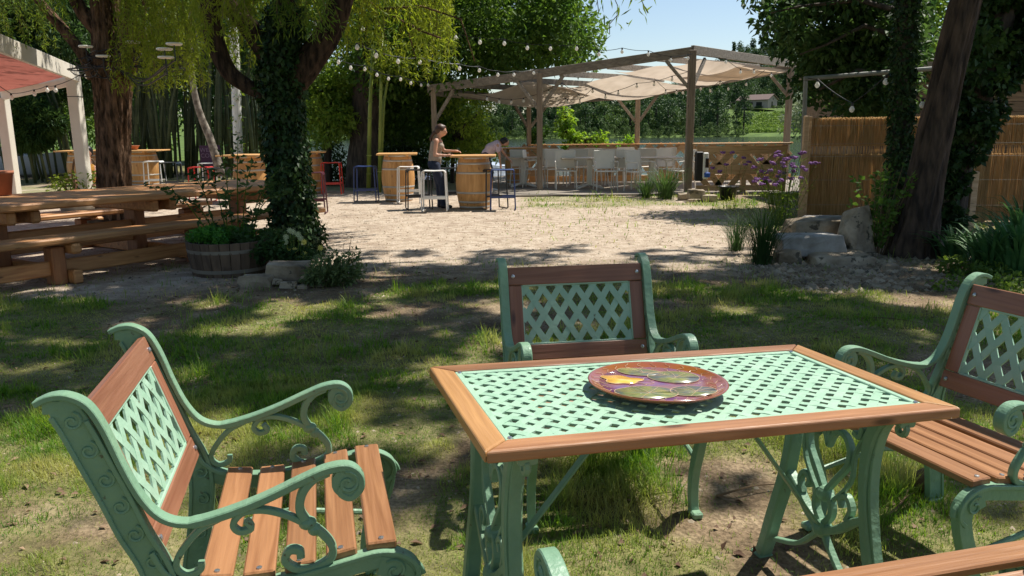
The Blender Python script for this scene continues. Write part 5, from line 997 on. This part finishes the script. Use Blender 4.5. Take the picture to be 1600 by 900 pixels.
def bladeclump(name, lab, cat, base, n, h, spread, W_, m_, droop=.5, grp=None):
    T = thing(name, lab, cat, tuple(base), 0, grp); V = []; F = []
    for i in range(n):
        a = R.uniform(0, 6.28); q = spread*.35*R.random(); hh = h*R.uniform(.55, 1.05); out = spread*R.uniform(.3, 1); w_ = W_*R.uniform(.6, 1.2); sx, sy = -sin(a), cos(a); o = len(V)
        for j in range(6):
            t_ = j/5; r = q+out*t_**1.6; z = hh*(t_*1.25-droop*t_**3*.9); ww = w_*(1-t_**2)*.5+.0008
            V += [(r*cos(a)-sx*ww, r*sin(a)-sy*ww, z), (r*cos(a), r*sin(a), z-ww*.5), (r*cos(a)+sx*ww, r*sin(a)+sy*ww, z)]
        for j in range(5):
            for q_ in (0, 1): F.append((o+j*3+q_, o+j*3+q_+1, o+j*3+q_+4, o+j*3+q_+3))
    big('blades', V, F, m_, T, 'stuff'); return T
bladeclump('tall_grass_clump', 'tall dark grassy clump left of the rock heap', 'grass clump', at(1190, 412), 330, .70, .40, .0055, DARKL, .4); bladeclump('tall_grass_clump', 'smaller wispy grass clump at the edge of the gravel, left of the tall clump', 'grass clump', at(1150, 392), 150, .48, .28, .005, DARKL, .45)
bladeclump('ornamental_grass', 'dusky grass tuft in front of the terrace beside the pale stones', 'grass clump', aY(1040, 305, 16.0)*[1, 1, 0], 220, .72, .55, .013, DARKL, .4); bladeclump('ornamental_grass', 'low dark tuft left of the dusky grass by the terrace', 'grass clump', aY(1010, 307, 16.3)*[1, 1, 0], 120, .5, .4, .013, DARKL, .4)
for i, (px, py, h_, s_, n_, lab) in enumerate(((1545, 425, .58, .5, 110, 'broad leaved iris clump in front of the fence post'), (1590, 430, .75, .5, 120, 'tallest iris clump at the right edge'), (1490, 405, .42, .5, 70, 'arching blue green day lily beside the leaning trunk'), (1600, 395, .8, .5, 90, 'iris clump behind, against the reed screen'))): bladeclump('iris_clump', lab, 'plant', at(px, py), n_, h_, s_, .042, BLADE, .55, 'leafy clumps in the shaded bed')
for px, py, n_, r, lab in ((1520, 430, 700, .35, 'low yellow green ground plants under the irises'), (1590, 452, 500, .3, 'small weeds among stones at the right edge')):
    T = thing('low_plant', lab, 'plant', tuple(at(px, py))); leafobj('leaves', [blob_leaves([(R.normal()*r, R.normal()*r*.6, .06) for _ in range(16)], .10, n_, .05, .03)], HD, T, 'stuff')
T, _ = stemplant('young_shrub', 'young leafy shrub between the boulder and the ivy trunk', 'shrub', at(1368, 398), 26, .95, .33, TWIG, BROAD, 22, .075, .045)
# tub with herbs and tall stems
c_ = at(362, 440)*7.95/at(362, 440)[1]; TU = thing('herb_tub', 'half barrel planter with bright green herbs and tall leafy stems', 'planter', (c_[0], 7.95, 0)); rt, rb_, ht = .41, .365, .34
for i in range(26):
    a0, a1 = 2*pi*i/26+.008, 2*pi*(i+1)/26-.008; V = []
    for z, r in ((0, rb_), (ht*.6, rb_+(rt-rb_)*.75), (ht, rt)):
        for a, q in ((a0, 1), (a1, 1), (a1, .93), (a0, .93)): V.append((r*q*cos(a), r*q*sin(a), z))
    MB().add(V, [(k*4+j, k*4+(j+1) % 4, k*4+4+(j+1) % 4, k*4+4+j) for k in (0, 1) for j in range(4)]+[(3, 2, 1, 0), (8, 9, 10, 11)]).build('stave', TUBW, TU)
for z, r in ((.235, .398), (.04, .372)): MB().lathe([(r-.004, z), (r+.003, z), (r+.008, z+.035), (r, z+.035)], n=40, cap=False).build('hoop', TUBH, TU)
MB().lathe([(.001, .30), (.385, .30)], n=30, cap=False).build('soil', SOIL, TU)
leafobj('herbs', [blob_leaves([(R.uniform(-.33, .18), R.uniform(-.3, .3), .36+.05*R.random()) for _ in range(30)], .085, 3800, .035, .026, -.2)], HERB, TU, 'stuff')
s_ = MB(); P_ = []; D_ = []; Ln = []
for px, py, bx in ((345, 225, .05), (372, 210, .1), (300, 268, -.05), (225, 290, -.1), (325, 262, 0), (395, 250, .12), (425, 285, .2), (440, 260, .2), (352, 300, 0), (270, 310, -.1), (410, 330, .2), (455, 300, .15)):
    tp_ = aY(px, py, 7.95+R.uniform(-.25, .35))-[c_[0], 7.95, 0]; b0 = np.array([bx, R.uniform(-.1, .1), .27]); md = (b0+tp_)/2+[0, 0, .10+.12*abs(tp_[0])]; Q = np.array(crom([b0, md, tp_], 8)); s_.tube(Q, [.007*(1-.6*i/len(Q)) for i in range(len(Q))], 5)
    for j in range(3, len(Q)):
        for _ in range(3 if j > 8 else 2): P_.append(Q[j]+R.normal(size=3)*.012); d_ = R.normal(size=3); d_[2] = d_[2]*.4+.1; D_.append(d_)
s_.build('tall_stems', WIL2, TU)['kind'] = 'stuff'; n2 = len(P_); leafobj('stem_leaves', [leaves(np.array(P_), np.array(D_), .085*(.6+.7*R.random(n2)), .034, None, .2)], DARKL, TU, 'stuff')
# flower bed at the ivy tree
T = thing('yellow_daisies', 'yellow daisies in the shade at the foot of the ivy tree', 'flowers', tuple(at(462, 428))); leafobj('leaves', [blob_leaves([(R.normal()*.13, R.normal()*.1, .14+.1*R.random()) for _ in range(16)], .09, 900, .05, .028)], DARKL, T, 'stuff')
YEL = mat('yellow_petal', (.62, .55, .08), (.75, .68, .2), rough=.6, transl=.3); PALEL = mat('pale_flower', (.42, .46, .25), (.5, .55, .33), rough=.7)
base = at(462, 428)
for px, py, mm_ in ((451, 392, YEL), (461, 391, YEL), (476, 397, YEL), (475, 378, YEL), (501, 387, YEL), (447, 370, PALEL), (458, 362, PALEL), (466, 366, PALEL), (453, 360, PALEL), (446, 378, PALEL), (470, 372, PALEL)):
    q = aY(px, py, base[1]-.12)-base; m = MB()
    for k in range(10): a = 2*pi*k/10; m.add([(0, 0, 0), (.022*cos(a-.25), -.004, .022*sin(a-.25)), (.034*cos(a), -.006, .034*sin(a)), (.022*cos(a+.25), -.004, .022*sin(a+.25))], [(0, 1, 2, 3)])
    m.ball((0, -.006, 0), .010, 8, 5); o = m.build('flower_head', mm_, T); o.location = q; MB().tube([(0, .002, 0), (-q[0]*.3, -q[1]*.3, -q[2]*.8)], .003, 4).build('stem', WIL2, o)
T = thing('trailing_plant', 'silvery trailing plant spilling over rocks right of the ivy trunk', 'plant', tuple(at(522, 447))); leafobj('leaves', [blob_leaves([(R.uniform(-.22, .2), R.uniform(-.1, .25), .05+.22*R.random()*(1 if i % 2 else .4)) for i in range(34)], .085, 1700, .055, .022, .1)], leafm('silver_leaf', (.07, .12, .04), (.20, .26, .10), .3, scale=20), T, 'stuff')
stemplant('thin_weed', 'two thin dry seed stalks standing against the gravel beside the trailing plant', 'weed', at(540, 425), 3, .42, .10, TWIG, TWIG, 3, .03, .012)
T = thing('ivy_skirt', 'dark low ivy and leaves between the tub and the ivy trunk', 'plant', tuple(at(425, 425))); leafobj('leaves', [blob_leaves([(R.normal()*.22, R.normal()*.15, .08+.3*R.random()) for _ in range(20)], .11, 1500, .06, .04)], DARKL, T, 'stuff')

# ================================================================== STRING LIGHTS
def string(lab, pts, Y0, Y1, wire=None, s=1., grp=None):
    """pts: bulbs in order; the wire sags from cap to cap"""
    T = thing('string_lights', lab, 'string lights', (0, 0, 0)); n_ = len(pts); C = []
    for i, (px, py) in enumerate(pts): C.append(aY(px, py, Y0+(Y1-Y0)*i/max(1, n_-1)))
    rb_ = .029*s; W_ = []
    ext = ([aY(*wire[0], Y0)] if wire and wire[0] else [])+[c+[0, 0, rb_*2.3] for c in C]+([aY(*wire[1], Y1)] if wire and wire[1] else [])
    for a_, b_ in zip(ext, ext[1:]):
        for j in range(4): t_ = j/4; q = a_*(1-t_)+b_*t_; q[2] -= .05*np.linalg.norm(b_-a_)*4*t_*(1-t_)*.6; W_.append(q)
    W_.append(ext[-1]); MB().tube(W_, .006*s, 4).build('cable', BLACK, T)
    for c in C:
        o = MB().lathe([(.001, -rb_*1.15), (rb_*.6, -rb_*.95), (rb_, -rb_*.2), (rb_*.92, rb_*.35), (rb_*.5, rb_*1.05), (rb_*.42, rb_*1.3), (.001, rb_*1.3)], n=12).build('bulb', GLASSB, T, True); o.location = c
        MB().lathe([(.001, rb_*1.3), (rb_*.5, rb_*1.3), (rb_*.5, rb_*2.3), (.001, rb_*2.4)], n=8).build('socket', BLACK, o)
string('string of bulbs from the right willow limb down to the pergola beam', [(558, 74), (588, 87), (622, 96), (656, 97), (718, 107), (749, 110), (778, 117), (803, 117), (834, 114)], 12, 17.6, ((542, 60), (860, 106)), 1.15)
string('lower string of bulbs from the willow limb to the left pergola post', [(529, 97), (548, 106), (570, 108), (589, 117), (607, 123), (626, 124), (642, 130), (658, 133), (669, 133)], 14, 18.8, ((521, 84), (677, 128)), 1.1)
string('upper string of bulbs running over the pergola beam to its corner', [(567, 45), (712, 59), (750, 66), (788, 68), (824, 75), (860, 76), (901, 76), (936, 85), (972, 81), (1013, 85), (1048, 94), (1075, 91)], 13, 16.9, ((541, 30), (1082, 84)), 1.1)
string('string of bulbs hung inside the left half of the pergola', [(761, 155), (780, 159), (799, 160), (818, 158), (857, 145), (878, 134), (904, 152)], 18.6, 19.6, ((700, 136), (930, 120)), 1.1)
string('string of bulbs along the far edge under the pergola sails', [(864, 161), (870, 157), (884, 158), (887, 160), (906, 160), (926, 143), (946, 152), (966, 146), (995, 135), (1022, 132), (1050, 124)], 20.2, 18.2, ((840, 140), (1080, 110)), 1.1)
string('string of bulbs sagging under the right part of the pergola', [(1040, 145), (1057, 145), (1067, 145), (1095, 139), (1110, 142), (1125, 131), (1138, 139), (1166, 132)], 19, 19.8, ((1020, 120), (1195, 110)), 1.1)
string('short run of bulbs under the right pergola beam', [(1134, 97), (1157, 113), (1178, 113), (1205, 118)], 17.9, 20, ((1110, 88), (1236, 108)), 1.1)
string('large bulbs strung between the pipe arch and the ivy trunk', [(1277, 133), (1331, 171), (1384, 128)], 11.8, 10.4, ((1262, 122), (1400, 110)), 1.25); string('single large bulb hanging beside the leaning trunk', [(1441, 164)], 10.2, 10.2, ((1415, 140), (1470, 150)), 1.2)
string('bulbs strung under the side beam of the cream canopy', [(18, 153), (54, 147), (74, 141), (87, 141), (135, 119)], 14.6, 13.6, ((-20, 120), (150, 100)), 1.15); string('bulbs tangled in the fork of the ivy clad willow', [(465, 66), (486, 57), (492, 38)], 9.6, 9.6, ((455, 50), (520, 30)), .7)

# ================================================================== PEOPLE
def body(T, segs, m_, name='body', vox=.012, balls=()):
    m = MB()
    for a_, b_, ra, rb_ in segs:
        a_, b_ = np.array(a_, float), np.array(b_, float); n_ = 5; m.tube([a_*(1-t_)+b_*t_ for t_ in np.linspace(0, 1, n_)], [ra+(rb_-ra)*t_ for t_ in np.linspace(0, 1, n_)], 12); m.ball(a_, ra, 12, 8); m.ball(b_, rb_, 12, 8)
    for c, r, sc in balls: m.ball(c, r, 14, 10, sc)
    o = m.build(name, m_, T, True); md = o.modifiers.new('union', 'REMESH'); md.mode = 'VOXEL'; md.voxel_size = vox; md.use_smooth_shade = True; s_ = o.modifiers.new('soft', 'SMOOTH'); s_.iterations = 6; s_.factor = .5; return o
def hand(T, w_, d, m_, palm=.05):
    w_ = np.array(w_, float); d = np.array(d, float)/np.linalg.norm(d); u = np.cross(d, [0, 1, 0]); u = u/np.linalg.norm(u); v = np.array([0, 1., 0]); segs = [(w_, w_+d*.045, .022, .026)]
    for i, (o_, l) in enumerate(((-.028, .055), (-.009, .068), (.010, .064), (.028, .05))): b0 = w_+d*.06+v*o_; k1 = b0+d*l*.55; k2 = k1+d*l*.35-u*l*.35*(1 if u[2] > 0 else -1); segs += [(w_+d*.02+v*o_*.8, b0, .013, .011), (b0, k1, .0095, .009), (k1, k2, .009, .0075)]
    t0 = w_+d*.015+v*.03; segs += [(t0, t0+d*.035+v*.025, .012, .0095), (t0+d*.035+v*.025, t0+d*.065+v*.02, .0095, .008)]
    return body(T, segs, m_, 'hand', .006)
# standing woman, side on, leaning to the barrel on her left
wp = aY(690, 328, 14.55); T = thing('person', 'person with brown ponytail in taupe top and dark jeans, leaning over the near barrel', 'person', (wp[0], 14.55, 0)); NH = (.02, -.02, 1.23)
hip = (-.10, 0, .80)
body(T, [((-.10, .07, .78), (-.05, .09, .44), .088, .058), ((-.05, .09, .44), (-.03, .09, .08), .055, .036), ((-.10, -.07, .78), (.02, -.08, .44), .088, .058), ((.02, -.08, .44), (.04, -.08, .08), .055, .036), (hip, (-.09, 0, 1.0), .115, .10), ((-.09, 0, 1.0), (-.05, 0, 1.18), .10, .105),
         ((-.05, .13, 1.22), (-.05, -.13, 1.22), .05, .05), ((-.05, 0, 1.22), (.0, 0, 1.32), .05, .044), ((-.05, -.15, 1.21), (-.08, -.20, .97), .042, .034), ((-.08, -.20, .97), (.14, -.16, .96), .033, .023), ((-.05, .15, 1.21), (.06, .20, 1.03), .042, .034), ((.06, .20, 1.03), (.26, .15, 1.03), .033, .023)], SKIN,
     balls=[((.035, 0, 1.395), .094, (1, .80, 1.12)), ((.055, 0, 1.35), .06, (1, .8, .9)), ((.128, 0, 1.365), .016, (1.2, .8, 1.)), ((.105, 0, 1.335), .02, (1, 1.3, .6)), ((.03, -.078, 1.38), .02, (.8, .4, 1.3)), ((.03, .078, 1.38), .02, (.8, .4, 1.3))])
hand(T, (.14, -.16, .96), (1, .1, .15), SKIN); hand(T, (.26, .15, 1.03), (1, -.2, -.1), SKIN)
body(T, [((-.10, 0, .86), (-.09, 0, 1.0), .122, .112), ((-.09, 0, 1.0), (-.055, 0, 1.15), .112, .118), ((-.05, .075, 1.2), (-.05, .085, 1.25), .035, .03), ((-.05, -.075, 1.2), (-.05, -.085, 1.25), .035, .03)], TANK, 'tank_top', balls=[((.015, -.05, 1.12), .062, (1, 1, 1)), ((.015, .05, 1.12), .062, (1, 1, 1)), ((-.09, 0, .92), .12, (1, 1.25, 1))])
body(T, [((-.10, .07, .79), (-.05, .09, .44), .096, .066), ((-.05, .09, .44), (-.03, .09, .07), .063, .05), ((-.10, -.07, .79), (.02, -.08, .44), .096, .066), ((.02, -.08, .44), (.04, -.08, .07), .063, .05), ((-.11, 0, .80), (-.10, 0, .88), .125, .115)], JEAN, 'jeans')
body(T, [((-.05, .09, .045), (.11, .09, .03), .045, .032)], BLACK, 'shoe'); body(T, [((.02, -.08, .045), (.18, -.08, .03), .045, .032)], BLACK, 'shoe')
body(T, [((-.02, 0, 1.38), (-.10, 0, 1.36), .05, .03), ((-.10, 0, 1.37), (-.16, 0, 1.27), .032, .03), ((-.16, 0, 1.27), (-.15, 0, 1.13), .03, .012), ((.09, 0, 1.47), (.11, .03, 1.43), .03, .02)], HAIR, 'hair', balls=[((.015, 0, 1.425), .100, (1.02, .88, 1.0))])
for s in (-1, 1): MB().ball((.115, s*.032, 1.392), .009, 8, 6).build('eye', BLACK, T, True)
# bending person beyond
bp_ = aY(768, 300, 18.5); T = thing('person', 'person with dark hair in pale pink T shirt bending down inside the pergola', 'person', (bp_[0], 18.5, 0))
body(T, [((-.12, .08, .80), (-.05, .1, .44), .09, .06), ((-.05, .1, .44), (-.12, .1, .08), .055, .038), ((-.12, -.08, .80), (.0, -.1, .44), .09, .06), ((.0, -.1, .44), (-.02, -.1, .08), .055, .038), ((-.12, 0, .82), (.06, 0, 1.02), .12, .11), ((.06, 0, 1.02), (.16, 0, 1.08), .11, .10), ((.16, .14, 1.07), (.16, -.14, 1.07), .05, .05), ((.18, 0, 1.09), (.27, 0, 1.12), .05, .045),
         ((.16, -.16, 1.06), (.20, -.18, .82), .042, .034), ((.20, -.18, .82), (.22, -.16, .60), .032, .023), ((.16, .16, 1.06), (.30, .18, .86), .042, .034), ((.30, .18, .86), (.42, .14, .72), .032, .023)], SKIN, balls=[((.33, 0, 1.12), .09, (1.05, .82, 1.0)), ((.40, 0, 1.07), .02, (1, .8, 1))])
hand(T, (.22, -.16, .60), (.1, .05, -1), SKIN); hand(T, (.42, .14, .72), (.7, -.1, -.7), SKIN)
body(T, [((-.10, 0, .86), (.06, 0, 1.02), .125, .12), ((.06, 0, 1.02), (.15, 0, 1.07), .12, .11), ((.16, .13, 1.07), (.21, .17, .95), .062, .052), ((.16, -.13, 1.07), (.17, -.17, .93), .062, .052)], PINK, 't_shirt', balls=[((.02, 0, 1.0), .13, (1.2, 1.2, .9))])
body(T, [((-.12, .08, .81), (-.05, .1, .44), .098, .068), ((-.05, .1, .44), (-.12, .1, .07), .064, .05), ((-.12, -.08, .81), (.0, -.1, .44), .098, .068), ((.0, -.1, .44), (-.02, -.1, .07), .064, .05), ((-.13, 0, .80), (-.08, 0, .88), .125, .12)], JEAN, 'trousers')
body(T, [((-.12, .1, .04), (.03, .1, .03), .045, .032)], P_WHITE, 'shoe'); body(T, [((-.02, -.1, .04), (.13, -.1, .03), .045, .032)], P_WHITE, 'shoe'); body(T, [((.30, 0, 1.17), (.36, 0, 1.17), .06, .05)], HAIRD, 'hair', balls=[((.31, 0, 1.15), .098, (1.05, .9, .95))])
# child seated behind the canopy post
cp = aY(144, 300, 15.9); T = thing('person', 'person in orange top seated behind the brown trunk, only head and arm showing', 'person', (cp[0], 15.9, 0)); z0 = aY(147, 236, 15.9)[2]+.1
body(T, [((0, 0, .45), (0, 0, z0-.45), .10, .11), ((0, 0, z0-.42), (0, 0, z0-.22), .05, .045), ((.11, 0, z0-.42), (.20, -.15, z0-.62), .04, .03), ((.20, -.15, z0-.62), (.08, -.28, z0-.48), .03, .022), ((-.11, 0, z0-.42), (-.16, -.12, z0-.68), .04, .03), ((0, 0, .45), (.05, -.38, .47), .08, .06), ((.05, -.38, .47), (.05, -.38, .08), .055, .04), ((-.07, 0, .45), (-.08, -.38, .47), .08, .06), ((-.08, -.38, .47), (-.08, -.38, .08), .055, .04)], SKIN, balls=[((0, 0, z0-.12), .09, (.85, 1, 1.12)), ((0, -.09, z0-.13), .015, (1, 1, 1))])
hand(T, (.08, -.28, z0-.48), (-.5, -.3, .8), SKIN); hand(T, (-.16, -.12, z0-.68), (.1, -.7, -.5), SKIN)
body(T, [((0, 0, .50), (0, 0, z0-.47), .125, .13), ((.10, 0, z0-.44), (.15, -.07, z0-.54), .055, .048), ((-.10, 0, z0-.44), (-.13, -.06, z0-.55), .055, .048)], ORNG, 'shirt'); body(T, [((0, .02, z0-.08), (0, .05, z0-.14), .085, .08)], HAIRD, 'hair', balls=[((0, .025, z0-.09), .098, (.92, 1, 1.02))])
p = aY(104, 300, 16.4); T = thing('garden_stool', 'dark wicker chair back beside the canopy post', 'chair', (p[0], 17.2, 0)); m = MB(); m.tube([(-.28, 0, 0), (-.28, 0, .55), (-.2, 0, .86), (0, 0, .93), (.2, 0, .86), (.28, 0, .55), (.28, 0, 0)], .025, 8); m.build('back_frame', TWIG, T, True); MB().box((0, -.2, .45), (.5, .45, .05), bev=.02).build('seat', TWIG, T)
for s in (-1, 1): MB().tube([(s*.22, -.4, .44), (s*.24, -.42, 0)], .02, 6).build('leg', TWIG, T)
